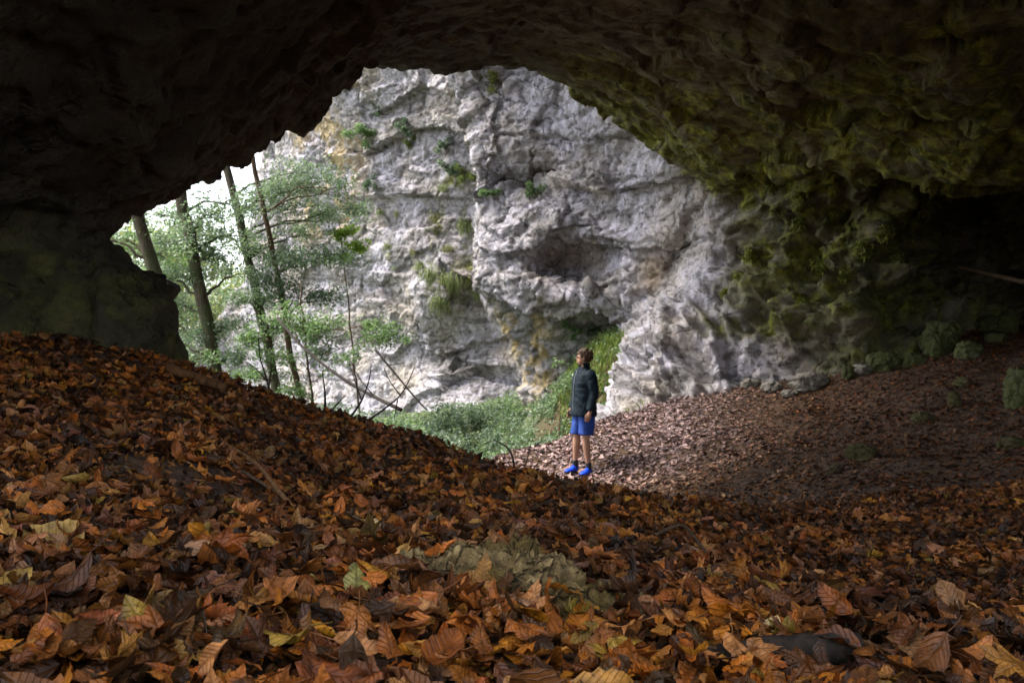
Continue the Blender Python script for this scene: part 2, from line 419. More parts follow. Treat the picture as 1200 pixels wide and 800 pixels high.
# named ledges and undercuts of the cliff, as lines in x and z
def ledge(pts, d, A, up=.3, dn=.5):
    P = np.array([W(a, c, d) for a, c in pts]); o = np.argsort(P[:, 0]); P = P[o]
    dz = V[:, 2] + .07 * perlin(V * 1.7, 65) - np.interp(V[:, 0], P[:, 0], P[:, 2])
    fade = sstep(P[0, 0] - .4, P[0, 0] + .3, V[:, 0]) * sstep(P[-1, 0] + .4, P[-1, 0] - .3, V[:, 0])
    prof = np.where(dz > 0, np.exp(-np.maximum(dz, 0) / up), -1.15 * np.exp(np.minimum(dz, 0) / dn))
    return .85 * A * prof * fade * np.clip(outd, 0, 1)
for args in ((((556, 180), (600, 203), (650, 212), (700, 226), (760, 236), (830, 246)), 20.5, .22), (((582, 343), (640, 364), (700, 354), (748, 374)), 20.3, .26, .4, .7),
             (((575, 142), (640, 152), (700, 168), (760, 180)), 20.5, .10), (((420, 168), (470, 150), (520, 158), (556, 172)), 25.5, .22), (((400, 222), (470, 226), (545, 238)), 25.8, .16),
             (((430, 118), (500, 104), (535, 122)), 25, .14), (((515, 444), (560, 432), (595, 430)), 25, .22), (((440, 372), (480, 398), (520, 420), (560, 400)), 26, .12), (((640, 268), (690, 262), (735, 290)), 20, .12, .3, .3),
             (((700, 268), (760, 285), (790, 282), (835, 284)), 18, .12), (((600, 300), (560, 290), (640, 285)), 21, .10, .2, .3)):
    disp += ledge(*args)
V2 = V + N * disp[:, None]
# weathering masks and a shade mask painted over the left ceiling and outcrop
nz1 = fbm(V * .8, 4, .55, 91); nz2 = fbm(V * 2.6, 3, .55, 92)
moss = sstep(2.6, 4.3, V[:, 0] + nz1 * .8) * sstep(16.8, 15.2, V[:, 1]) * sstep(7.0, 9.5, V[:, 1]) * np.maximum(sstep(-.3, .5, V[:, 2] + nz1 * .4), .7 * sstep(4.6, 5.4, V[:, 0] + .4 * nz1))
moss *= (.75 + .5 * nz2)
moss = np.clip(moss * (1 - .35 * roofm), 0, 1)
arch = sstep(-.2, 1.6, V[:, 0]) * roofm * sstep(10.5, 12.5, V[:, 1]) * .75 + .45 * roofm * sstep(.5, 3, V[:, 0]) * sstep(.1, .5, nz1 + .3)
arch = np.clip(arch + .55 * roofm * sstep(1.0, 3.2, V[:, 0] - .12 * (12 - V[:, 1])), 0, 1)
moss = np.clip(moss + arch * (.75 + nz2), 0, 1)
moss = np.clip(moss + leftm * .28 * sstep(-.1, .5, nz1 + .15), 0, 1)
# moss and grass roots in the damp band on the left cliff face
for (a_, c_, w_, h_) in ((525, 335, .55, .75), (512, 258, .3, .5), (545, 268, .3, .6), (535, 215, .5, .3), (455, 290, .2, .25), (550, 320, .3, .6), (495, 310, .3, .3)):
    q_ = W(a_, c_, 25.2)
    moss = np.maximum(moss, farm * np.exp(-((V[:, 0] - q_[0]) / w_) ** 2 - ((V[:, 2] - q_[2]) / h_) ** 2) * sstep(-.25, .25, nz2))
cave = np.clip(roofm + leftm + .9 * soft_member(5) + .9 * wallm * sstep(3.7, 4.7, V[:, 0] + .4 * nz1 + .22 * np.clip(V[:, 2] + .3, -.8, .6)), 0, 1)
cave = np.clip(cave + .0, 0, 1); painted_shade = np.clip(roofm + leftm, 0, 1) * np.maximum(sstep(2.2, -1.5, V[:, 0] - .25 * (V[:, 1] - 10) + .5 * nz1), leftm)  # last mask paints shade into the rock colour on the left
ed = np.interp(V[:, 2], *_E2)
ochre = sstep(.95, .2, np.abs(V[:, 0] - ed - .35 + .4 * nz1)) * sstep(1.1, .2, V[:, 2]) * sstep(19, 20.5, V[:, 1]) * sstep(.05, .35, nz2 + .18)
ochre = np.clip(ochre + .8 * sstep(-3.6, -5.2, V[:, 0] + .6 * nz1) * sstep(2.5, 4.0, V[:, 2]) * farm * sstep(-.1, .4, nz1 + .15) * sstep(-7.8, -6.6, V[:, 0]), 0, 1)
tan = np.clip(sstep(3.6, 4.3, V[:, 0]) * sstep(.35, .7, V[:, 2]) * massm * .0 + sstep(.6, .0, np.abs(V[:, 0] - 3.1)) * sstep(.6, .2, np.abs(V[:, 2] - 1.5)) * massm, 0, 1)

rock_mat, nt, bs = new_mat('limestone')
b = NB(nt); p = b.pos()
pw = b.warp(p, 1.3, .45)
n_big = b.noise(p, .7, 3, .6); n_mid = b.noise(pw, 2.6, 5, .62); n_fine = b.noise(p, 11, 3, .65)
pale = b.ramp(n_mid, [(.32, (.17, .162, .17)), (.43, (.34, .325, .345)), (.54, (.46, .435, .50)), (.72, (.61, .585, .66))])
warm = b.ramp(n_fine, [(.3, (.31, .26, .21)), (.7, (.56, .49, .41))])
base = b.mix(b.ramp(n_big, [(.46, 0), (.64, .75)]), pale, warm)
pst = b.mapping(pw, (2.0, 2.0, .35))
streak = b.ramp(b.noise(pst, 1.6, 5, .6), [(.46, 0), (.62, .55)])
base = b.mix(streak, base, (.21, .20, .195))
cr = b.voro(pw, 1.4)
crack = b.math('MULTIPLY', b.ramp(cr, [(0.0, 1), (.035, 0)]), b.ramp(n_fine, [(.45, 0), (.6, .7)]))
base = b.mix(crack, base, (.07, .065, .06))
speck = b.ramp(b.noise(p, 9, 5, .75), [(.54, 0), (.61, .8)])
base = b.mix(speck, base, (.11, .10, .095))
bedl = b.ramp(b.noise(b.mapping(pw, (.35, .35, 2.6)), 1.5, 4, .6), [(.54, 0), (.585, .75)])
base = b.mix(bedl, base, (.13, .12, .115))
och = b.mix(n_fine, (.40, .28, .11), (.62, .47, .22))
base = b.mix(b.math('MULTIPLY', b.attr('ochre'), b.ramp(b.noise(b.mapping(pw, (1, 1, .4)), 3.2, 5, .7), [(.40, .1), (.54, .85)])), base, och)
base = b.mix(b.math('MULTIPLY', b.attr('tan'), .8), base, b.mix(n_fine, (.20, .14, .09), (.40, .31, .22)))
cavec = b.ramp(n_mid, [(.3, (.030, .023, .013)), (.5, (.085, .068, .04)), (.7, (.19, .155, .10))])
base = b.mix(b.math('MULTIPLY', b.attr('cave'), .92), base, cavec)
base = b.mix(b.math('MULTIPLY', b.attr('painted_shade'), .84), base, (.022, .016, .011))
mossc = b.ramp(b.noise(pw, 5, 5, .7), [(.33, (.022, .025, .006)), (.5, (.10, .108, .014)), (.62, (.22, .225, .03)), (.75, (.33, .33, .08))])
mf = b.math('MULTIPLY', b.attr('moss'), b.ramp(b.noise(pw, 2.2, 5, .65), [(.34, .3), (.52, 1.0)]))
base = b.mix(mf, base, mossc)
nt.links.new(base, bs.inputs['Base Color'])
bs.inputs['Roughness'].default_value = .85; bs.inputs['Specular IOR Level'].default_value = .25
pit = b.ramp(b.voro(pw, 4.2, 'F1'), [(0.05, 0), (.45, 1)])
nh = b.noise(p, 5.0, 6, .7)
hh = b.math('ADD', nh, b.math('MULTIPLY', pit, -.22))
hh = b.math('SUBTRACT', hh, b.math('MULTIPLY', crack, .5))
nt.links.new(b.bump(hh, 1.0, .085), bs.inputs['Normal'])

ROCK_PARTS = [('cliff', (0, 1), 'pale grey limestone cliff with ledges and grass tufts across the gorge', 'cliff'),
              ('cave_wall', (2, 5), 'mossy back wall of the cave with a pale ribbed buttress at its foot', 'cave wall'),
              ('cave_ceiling', (3,), 'dark rock ceiling of the cave arching over the mouth', 'cave ceiling'),
              ('rock_outcrop', (4,), 'dark rock outcrop at the left edge of the cave mouth', 'rock outcrop')]
fsrc = np.sort(SRC[RF], axis=1)[:, 1]
for nm, ks, lab, cat in ROCK_PARTS:
    f = RF[np.isin(fsrc, ks)]; u = np.unique(f); mp = np.full(len(V2), -1); mp[u] = np.arange(len(u))
    o = mesh_obj(nm, V2[u], mp[f], rock_mat)
    for an, arr in (('moss', moss), ('cave', cave), ('ochre', ochre), ('tan', tan), ('painted_shade', painted_shade)):
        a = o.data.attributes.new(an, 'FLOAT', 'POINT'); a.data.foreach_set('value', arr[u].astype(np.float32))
    tag(o, lab, cat, kind='structure')
ROCK_BVH = BVHTree.FromPolygons(V2.tolist(), RF.tolist())
def rock_hit(px, py, origin=(0, 0, 0)):
    h = ROCK_BVH.ray_cast(Vector(origin), Vector(W(px, py, 1.0)).normalized())
    return h[0], h[1]

print('rock verts', len(V2))
# ------------------------------------------------------------------ soil
soil_mat, nt, bs = new_mat('soil')
b = NB(nt); p = b.pos()
c = b.ramp(b.noise(p, 9, 6, .7), [(.3, (.020, .010, .005)), (.5, (.055, .026, .012)), (.7, (.11, .054, .025))])
c = b.mix(b.ramp(b.voro(p, 26, 'F1', 'Color'), [(.3, 0), (.8, .7)]), c, (.12, .062, .026))
sp_ = b.n('ShaderNodeSeparateXYZ'); nt.links.new(p, sp_.inputs[0])
out_ = b.math('ADD', sp_.outputs[1], b.math('MULTIPLY', sp_.outputs[0], -.9))          # the slope outside is overgrown with herbs and moss
og = b.math('MULTIPLY', b.math('SUBTRACT', out_, 17.5), .5, clamp=True)
c = b.mix(b.math('MULTIPLY', og, .85), c, b.ramp(b.noise(p, 3.5, 5, .7), [(.35, (.03, .045, .015)), (.6, (.11, .15, .06))]))
nt.links.new(c, bs.inputs['Base Color']); bs.inputs['Roughness'].default_value = .9
hb = b.math('ADD', b.noise(p, 14, 6, .7), b.math('MULTIPLY', b.voro(p, 30, 'F1'), .5))
nt.links.new(b.bump(hb, 1, .04), bs.inputs['Normal'])
gv = np.stack([_X, _Y, _Z], -1).reshape(-1, 3)
ground = mesh_obj('ground', gv, grid_faces(*_X.shape), soil_mat)
tag(ground, 'dark crumbly soil under the fallen leaves', 'ground', kind='structure')

# ------------------------------------------------------------------ light and camera
def setup_light(sky=.1, sun=1.2, elev=40, azim=190, exposure=1.0, angle=16):
    w = bpy.data.worlds.new('World'); SC.world = w; w.use_nodes = True
    nt = w.node_tree; bg = nt.nodes['Background']; st = nt.nodes.new('ShaderNodeTexSky')
    st.sky_type = 'NISHITA'; st.sun_disc = False
    st.sun_elevation = math.radians(elev); st.sun_rotation = math.radians(azim)
    st.altitude = 300; st.air_density = 1.0; st.dust_density = 3.0; st.ozone_density = 1.0
    hs = nt.nodes.new('ShaderNodeHueSaturation'); hs.inputs['Saturation'].default_value = .38     # thin bright cloud
    nt.links.new(st.outputs[0], hs.inputs['Color']); nt.links.new(hs.outputs[0], bg.inputs[0]); bg.inputs[1].default_value = sky
    L = bpy.data.lights.new('sun', 'SUN'); L.energy = sun; L.angle = math.radians(angle); L.color = (1, .93, .82)
    o = bpy.data.objects.new('sun', L); COL.objects.link(o)
    a, e = math.radians(azim), math.radians(elev)
    d = Vector((-math.sin(a) * math.cos(e), -math.cos(a) * math.cos(e), -math.sin(e)))   # the way the light travels
    o.rotation_euler = d.to_track_quat('-Z', 'Y').to_euler()
    vs = SC.view_settings; vs.view_transform = 'Standard'; vs.look = 'None'; vs.gamma = 1; vs.exposure = exposure; vs.use_curve_mapping = False

def setup_camera():
    cam = bpy.data.cameras.new('camera'); co = bpy.data.objects.new('camera', cam); COL.objects.link(co)
    co.rotation_euler = (math.pi / 2, 0, 0); cam.sensor_width = 36; cam.lens = 36 * FPX / 1200
    cam.clip_start = .05; cam.clip_end = 600
    cam.dof.use_dof = True; cam.dof.focus_distance = 2.7; cam.dof.aperture_fstop = 9
    SC.camera = co
    cy = SC.cycles; cy.use_denoising = True; cy.denoiser = 'OPENIMAGEDENOISE'
    cy.max_bounces = 8; cy.diffuse_bounces = 4; cy.transparent_max_bounces = 4; cy.sample_clamp_indirect = 6
    SC.render.film_transparent = False
# ------------------------------------------------------------------ many small pieces in one mesh
class Bag:
    """collects template copies (verts, faces, per-vertex colour, uv) and links them as ONE mesh object"""
    def __init__(self): self.v = []; self.f = []; self.c = []; self.u = []; self.n = 0
    def add(self, v, f, col, uv=None):
        self.v.append(np.asarray(v, np.float32)); self.c.append(np.broadcast_to(np.asarray(col, np.float32), (len(v), 3)))
        self.u.append(np.zeros((len(v), 2), np.float32) if uv is None else np.asarray(uv, np.float32))
        self.f += [(np.asarray(x) + self.n) for x in f]; self.n += len(v)
    def add_many(self, tv, tf3, tf4, M, T, cols, uv):
        """tv (n,3); M (k,3,3) with scale; T (k,3); cols (k,n,3)"""
        k, n = len(T), len(tv)
        v = np.einsum('kij,nj->kni', M, tv) + T[:, None]
        off = (self.n + np.arange(k) * n)[:, None, None]
        if len(tf3): self.f.append((np.asarray(tf3)[None] + off).reshape(-1, 3))
        if len(tf4): self.f.append((np.asarray(tf4)[None] + off).reshape(-1, 4))
        self.v.append(v.reshape(-1, 3).astype(np.float32)); self.c.append(cols.reshape(-1, 3).astype(np.float32))
        self.u.append(np.tile(np.asarray(uv, np.float32), (k, 1))); self.n += k * n
    def build(self, name, mat, parent=None, smooth=True):
        V = np.concatenate(self.v); Cc = np.concatenate(self.c); U = np.concatenate(self.u)
        loops, sizes = [], []
        for f in self.f:
            f = np.atleast_2d(f); loops.append(f.ravel()); sizes.append(np.full(len(f), f.shape[1]))
        loops = np.concatenate(loops).astype(np.int32); sizes = np.concatenate(sizes).astype(np.int32)
        me = bpy.data.meshes.new(name)
        me.vertices.add(len(V)); me.vertices.foreach_set('co', V.ravel())
        me.loops.add(len(loops)); me.loops.foreach_set('vertex_index', loops)
        me.polygons.add(len(sizes)); me.polygons.foreach_set('loop_start', np.r_[0, np.cumsum(sizes)[:-1]].astype(np.int32))
        me.update(calc_edges=True); me.validate()
        me.polygons.foreach_set('use_smooth', [smooth] * len(me.polygons))
        a = me.attributes.new('tint', 'FLOAT_COLOR', 'POINT'); a.data.foreach_set('color', np.c_[Cc, np.ones(len(Cc))].astype(np.float32).ravel())
        a = me.attributes.new('vein', 'FLOAT2', 'POINT'); a.data.foreach_set('vector', U.ravel())
        me.materials.append(mat)
        o = bpy.data.objects.new(name, me); COL.objects.link(o)
        if parent: o.parent = parent
        return o

def euler_mats(rx, ry, rz):
    cx, sx, cy, sy, cz, sz = np.cos(rx), np.sin(rx), np.cos(ry), np.sin(ry), np.cos(rz), np.sin(rz)
    o, z = np.ones_like(cx), np.zeros_like(cx)
    X = np.stack([np.stack([o, z, z], -1), np.stack([z, cx, -sx], -1), np.stack([z, sx, cx], -1)], 1)
    Y = np.stack([np.stack([cy, z, sy], -1), np.stack([z, o, z], -1), np.stack([-sy, z, cy], -1)], 1)
    Z = np.stack([np.stack([cz, -sz, z], -1), np.stack([sz, cz, z], -1), np.stack([z, z, o], -1)], 1)
    return Z @ Y @ X

def align_mats(n):
    """rotation taking +Z to n"""
    n = n / np.linalg.norm(n, axis=1)[:, None]
    h = np.where(np.abs(n[:, :1]) > .9, np.array([[0, 1., 0]]), np.array([[1., 0, 0]]))
    y = np.cross(n, h); y /= np.linalg.norm(y, axis=1)[:, None]
    x = np.cross(y, n)
    return np.stack([x, y, n], -1)

# ------------------------------------------------------------------ dead leaves
def leaf_material(name, vein_dark=.55, rough=.5):
    m, nt, bs = new_mat(name); b = NB(nt)
    tint = b.attr('tint', 'Color'); uv = b.attr('vein', 'Vector')
    sx = b.n('ShaderNodeSeparateXYZ'); nt.links.new(uv, sx.inputs[0]); u, v = sx.outputs[0], sx.outputs[1]
    mid = b.ramp(v, [(0.0, 1), (.035, .25), (.06, 0)])
    side = b.math('FRACT', b.math('MULTIPLY', b.math('SUBTRACT', u, b.math('MULTIPLY', v, .85)), 8.0))
    sv = b.math('ABSOLUTE', b.math('SUBTRACT', side, .5))
    sl = b.ramp(sv, [(.0, 1), (.09, .3), (.16, 0)])
    vv = b.math('MAXIMUM', mid, b.math('MULTIPLY', sl, .7))
    p = b.pos(); nz = b.noise(p, 38, 4, .7)
    col = b.mix(1.0, tint, b.ramp(nz, [(.3, (.45, .42, .40)), (.5, (.9, .9, .9)), (.7, (1.25, 1.2, 1.15))]), 'MULTIPLY')
    col = b.mix(b.math('MULTIPLY', vv, .45), col, b.mix(1.0, col, (vein_dark,) * 3, 'MULTIPLY'))
    spots = b.ramp(b.noise(p, 90, 2, .6), [(.62, 0), (.72, .55)])
    col = b.mix(spots, col, (.02, .012, .008))
    nt.links.new(col, bs.inputs['Base Color'])
    bs.inputs['Roughness'].default_value = rough; bs.inputs['Specular IOR Level'].default_value = .35
    hh = b.math('ADD', b.math('MULTIPLY', vv, -.5), b.math('MULTIPLY', b.noise(p, 60, 3, .6), .9))
    nt.links.new(b.bump(hh, .8, .006), bs.inputs['Normal'])
    return m
dead_leaf_mat = leaf_material('dead_leaf')

_r = np.random.default_rng(21)
def ovate(nx, ny, width=.30, tipy=.75, serr=.05):
    xs = np.linspace(0, 1, nx + 1); vs, uv = [], []
    torn, torn2 = [np.where(_r.random(nx + 1) < .22, _r.uniform(-.38, -.1, nx + 1), 0) for q in (0, 1)]
    for i, x in enumerate(xs):
        w = width * max(math.sin(math.pi * x ** tipy), 0) ** .8 + (.004 if 0 < i < nx else .002)
        for j in range(-ny, ny + 1):
            e = (1 + serr * (-1) ** i) if abs(j) == ny else 1
            e *= 1 + (torn[i] if j == ny else torn2[i] if j == -ny else 0); y = w * j / ny * e; vs.append((x - .5, y, 0)); uv.append((x, abs(y)))
    m = 2 * ny + 1
    fs = [(i * m + j, i * m + j + m, i * m + j + m + 1, i * m + j + 1) for i in range(nx) for j in range(2 * ny)]
    return np.array(vs, float), [], np.array(fs), np.array(uv)

def lobed():
    half = [(0, 1.0, 0), (7, .80, 7), (14, .78, 14), (20, .62, 20), (27, .50, 25), (38, .66, 12), (44, .74, 6), (50, .94, 0), (57, .70, 7), (66, .66, 15), (76, .42, 25), (92, .50, 12), (104, .64, 0), (118, .42, 14), (142, .30, 25), (168, .14, 30)]
    pts = [(-a, r, t) for a, r, t in half[:0:-1]] + half
    vs, uv = [(0, 0, 0)], [(0, 0)]
    for fr in (.5, 1.0):
        for a, r, t in pts:
            vs.append((r * fr * math.cos(math.radians(a)), r * fr * math.sin(math.radians(a)), 0)); uv.append((r * fr, r * fr * math.sin(math.radians(t))))
    n = len(pts)
    f3 = [(0, 1 + i, 2 + i) for i in range(n - 1)]
    f4 = [(1 + i, 1 + n + i, 2 + n + i, 2 + i) for i in range(n - 1)]
    vs = np.array(vs, float); vs[:, 0] -= .38; vs *= .72
    return vs, np.array(f3), np.array(f4), np.array(uv)

def deform(tv, r, curl=1.0):
    v = tv.copy(); x, y = v[:, 0].copy(), v[:, 1].copy()
    R = r.choice([r.uniform(.10, .22), r.uniform(.2, .6)], p=[.5, .5]) / curl; R *= r.choice([-1, 1], p=[.5, .5])
    ang = r.uniform(-.5, .5); ca, sa = math.cos(ang), math.sin(ang)
    t = -sa * x + ca * y; s = ca * x + sa * y
    t2 = R * np.sin(np.clip(t / R, -1.9, 1.9)); z = R * (1 - np.cos(np.clip(t / R, -1.9, 1.9)))
    x, y = ca * s - sa * t2, sa * s + ca * t2
    z = z + r.uniform(-.5, .9) * curl * (v[:, 0]) ** 2 + r.uniform(-.15, .3) * np.abs(v[:, 1]) * curl
    ph = r.uniform(0, 6, 4)
    z = z + .045 * curl * np.sin(9 * v[:, 0] + ph[0]) * np.sin(8 * v[:, 1] + ph[1]) + .03 * np.sin(17 * v[:, 0] + ph[2]) * np.sin(15 * v[:, 1] + ph[3])
    z = z - z.min() * .4
    return np.stack([x, y, z], 1)

LEAF_COLS = [('rust brown', (.185, .068, .018), 3.8), ('orange brown', (.32, .125, .024), 3.6), ('chestnut brown', (.105, .042, .014), 3.4), ('tan', (.36, .19, .075), 1.3),
             ('dark brown', (.048, .023, .011), 3.2), ('ochre yellow', (.37, .19, .025), .35), ('pinkish brown', (.30, .155, .10), 1.2), ('olive', (.19, .13, .035), .2)]
_lp = np.array([c[2] for c in LEAF_COLS]); _lp = _lp / _lp.sum()
TEMPL = []       # (kind, verts, f3, f4, uv)
for k in range(60):
    if k % 5 in (0, 2, 3): base_t = ovate(10, 2, _r.uniform(.24, .36), _r.uniform(.65, .95), _r.uniform(.02, .07)); kind = 'oval'
    else: base_t = lobed(); kind = 'lobed'
    TEMPL.append((kind, deform(base_t[0], _r), base_t[1], base_t[2], base_t[3]))
TEMPL_FAR = []
for k in range(14):
    base_t = ovate(3, 1, _r.uniform(.26, .4), .85, .1)
    TEMPL_FAR.append(('oval', deform(base_t[0], _r, 1.2), base_t[1], base_t[2], base_t[3]))

def scatter(n, y0, y1, rr, marg=.25, power=1.0):
    """points in the wedge of ground before the mouth; power < 1 favours the near end"""
    t = rr.random(n)
    y = y0 + (y1 - y0) * t ** power
    x = (rr.random(n) * 2 - 1) * (.60 * y + marg)
    return x, y

def rockfree(x, y, z):
    ss = solids(x, y, z + .12)
    return np.max(np.stack(ss), 0) < .02

rr = np.random.default_rng(5)
near = scatter(35000, .75, 7.4, rr, 1.1, .62); _n2 = scatter(4200, .7, 2.2, rr, .7, .8); near = (np.r_[near[0], _n2[0]], np.r_[near[1], _n2[1]])
far = scatter(70000, 6.2, 17.0, rr, 1.3, .60)
fx, fy = far
hid = (fx < 1.2 - .1 * fy + .25 * (fy - 7)) & (fy < 11) & (rr.random(len(fx)) < .75)      # hollow behind the mound: seen by nobody, thin cover
edge_y = np.interp(fx, [-3, -.3, .5, 1.5, 2.2, 3], [11.5, 12.8, 14.2, 15.6, 17, 18])
okf = ~hid & (fy < edge_y + .15)
drift = fbm(np.stack([fx * .9, fy * .9, 0 * fx], 1), 3, .5, 19)
okf &= rr.random(len(fx)) < .72 + 1.0 * np.clip(drift + .25, 0, 1)
far = (fx[okf], fy[okf])
nx_, ny_ = near
nk = ~((nx_ < -2.3) & (ny_ > 6.9))
near = (nx_[nk], ny_[nk])
print('leaves', len(near[0]), len(far[0]))

def bare(x, y):
    """places where the soil shows: the dark hollows of the mound"""
    P = np.stack([x, y, 0 * x], 1)
    d = np.zeros(len(x))
    for cx, cy, r in ((-1.15, 3.05, .42), (-.62, 2.45, .16), (.62, 2.45, .2), (-.35, 3.5, .18), (.95, 3.2, .2)):
        d = np.maximum(d, sstep(r, r * .45, np.hypot(x - cx, (y - cy) * 1.3) + .08 * perlin(P * 6, 3)))
    return d

def leaf_sizes(n, r, lo=.04, hi=.12): return lo + (hi - lo) * r.beta(2.0, 2.6, n)

bag = Bag()
xs, ys = near
keep = rr.random(len(xs)) > bare(xs, ys) * .93
xs, ys = xs[keep], ys[keep]
n = len(xs); gz = ground_z(xs, ys); gn = ground_n(xs, ys)
lift = rr.beta(1.2, 2.2, n) * .06 + .006
ok = rockfree(xs, ys, gz)
_fr = ground_hit(606, 706)
ok &= ~((((xs - _fr[0]) / .275) ** 2 + ((ys - _fr[1] - .01) / .10) ** 2 < 1) & (rr.random(n) > .06))      # the half-buried rock
size = leaf_sizes(n, rr) * np.where(rr.random(n) < .35, .62, 1.0)
tilt = rr.normal(0, .44, (n, 2)); yaw = rr.uniform(0, 2 * math.pi, n)
Mx = align_mats(gn) @ euler_mats(tilt[:, 0], tilt[:, 1], 0 * yaw) @ euler_mats(0 * yaw, 0 * yaw, yaw)
ti = rr.integers(0, len(TEMPL), n); ci = rr.choice(len(LEAF_COLS), n, p=_lp)
col = np.array([1.16, .95, .64]) * np.array([LEAF_COLS[c][1] for c in ci]) * rr.uniform(.75, 1.3, n)[:, None] * (1 + rr.normal(0, .07, (n, 3)))
wet = fbm(np.stack([xs * 1.5, ys * 1.5, 0 * xs + 2], 1), 3, .55, 29)          # damp dark drifts and dry lighter ones
col = col * (1 - .58 * sstep(-.02, .35, wet))[:, None]
gold = sstep(2.1, 1.5, ys) * sstep(-.25, .1, fbm(np.stack([xs * 2.2, ys * 2.2, 0 * xs + 5], 1), 2, .5, 30))
col = col * (1 + gold[:, None] * np.array([.34, .30, -.15]))
pos = np.stack([xs, ys, gz + lift], 1)
# the leaves that show largest become objects of their own
dist = np.linalg.norm(pos, axis=1)
inframe = (np.abs(pos[:, 0] / pos[:, 1]) < .56) & (pos[:, 2] / pos[:, 1] > -.375) & ok
score = np.where(inframe, size / dist * (1 + 7 * lift), 0)
single = np.zeros(n, bool); N_SINGLE = 288
single[np.argsort(-score)[:N_SINGLE]] = True
for k, (kind, tv, f3, f4, uv) in enumerate(TEMPL):
    s = np.nonzero((ti == k) & ~single & ok)[0]
    if len(s) == 0: continue
    sh = 1 + .25 * np.sin(tv[:, 0] * 9 + tv[:, 1] * 13)[None, :, None] * rr.uniform(-1, 1, (len(s), 1, 1))
    bag.add_many(tv, f3, f4, Mx[s] * size[s][:, None, None], pos[s], col[s][:, None, :] * sh, uv)
# crumbs and broken bits between them
m_ = 16000
cxs, cys = scatter(m_, .95, 4.6, rr, .3, .6)
cz = ground_z(cxs, cys)
ct = rr.normal(0, .6, (m_, 2)); cy_ = rr.uniform(0, 6.3, m_)
cM = euler_mats(ct[:, 0], ct[:, 1], cy_) * rr.uniform(  .012, .045, m_)[:, None, None]
cc = np.array([LEAF_COLS[c][1] for c in rr.choice(len(LEAF_COLS), m_, p=_lp)]) * rr.uniform(.6, 1.3, m_)[:, None]
ckk = rr.integers(0, len(TEMPL_FAR), m_)
for k, (kind, tv, f3, f4, uv) in enumerate(TEMPL_FAR):
    s = np.nonzero(ckk == k)[0]
    bag.add_many(tv, f3, f4, cM[s], np.stack([cxs, cys, cz + rr.uniform(.002, .03, m_)], 1)[s], np.repeat(cc[s][:, None], len(tv), 1), uv)
# far litter: smaller, paler and pinker towards the mouth
xs2, ys2 = far; n2 = len(xs2); gz2 = ground_z(xs2, ys2)
ok2 = rockfree(xs2, ys2, gz2)
xs2, ys2, gz2 = xs2[ok2], ys2[ok2], gz2[ok2]; n2 = len(xs2)
gn2 = ground_n(xs2, ys2); t2 = rr.normal(0, .26, (n2, 2)); yw = rr.uniform(0, 6.3, n2)
M2 = align_mats(gn2) @ euler_mats(t2[:, 0], t2[:, 1], 0 * yw) @ euler_mats(0 * yw, 0 * yw, yw)
sz2 = leaf_sizes(n2, rr, .045, .10) * (1 + .35 * sstep(10.5, 12, ys2) * sstep(4, 2, xs2))
ci2 = rr.choice(len(LEAF_COLS), n2, p=_lp)
col2 = np.array([LEAF_COLS[c][1] for c in ci2]) * rr.uniform(.6, 1.45, n2)[:, None]
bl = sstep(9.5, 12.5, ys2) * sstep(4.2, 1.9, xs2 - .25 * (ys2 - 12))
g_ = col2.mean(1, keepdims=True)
darker = sstep(2.0, 4.0, xs2 + .25 * (9 - ys2)) * (1 - bl)      # the litter turns a deeper brown towards the back wall
col2 = col2 * (1 - darker[:, None] * np.array([.46, .56, .60]))
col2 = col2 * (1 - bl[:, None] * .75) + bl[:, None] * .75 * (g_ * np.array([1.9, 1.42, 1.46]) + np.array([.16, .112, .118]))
k2 = rr.integers(0, len(TEMPL_FAR), n2)
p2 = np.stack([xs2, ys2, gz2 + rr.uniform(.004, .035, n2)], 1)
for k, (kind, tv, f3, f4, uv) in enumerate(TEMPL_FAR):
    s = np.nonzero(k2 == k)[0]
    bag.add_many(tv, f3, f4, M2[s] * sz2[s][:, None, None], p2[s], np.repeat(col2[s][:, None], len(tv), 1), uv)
litter = bag.build('leaf_litter', dead_leaf_mat)
tag(litter, 'thick litter of brown and orange fallen leaves over the mound and the cave floor', 'leaf litter', kind='stuff')

def place_word(x, y):
    px = 600 + x / y * FPX
    w = 'high on the mound' if y > 3.1 else 'halfway up the slope' if y > 2.35 else 'level with the foreground rock' if y > 1.75 else 'at the bottom edge'
    side = 'far left' if px < 220 else 'left' if px < 440 else 'in the middle' if px < 740 else 'right' if px < 960 else 'far right'
    return '%s, %s' % (w, side)

stem_faces = [(i * 4 + j, i * 4 + (j + 1) % 4, i * 4 + 4 + (j + 1) % 4, i * 4 + 4 + j) for i in range(3) for j in range(4)]
def add_stalk(parent, x0, z0, length, r, col):
    vs = []
    for i in range(4):
        t = i / 3
        for j in range(4):
            a = j * math.pi / 2
            vs.append((x0 - t * length, r * math.cos(a) + .05 * length * math.sin(3 * t), z0 + r * math.sin(a) + .14 * length * t * t))
    bg = Bag(); bg.add(vs, stem_faces, col); return bg.build('stalk', dead_leaf_mat, parent)

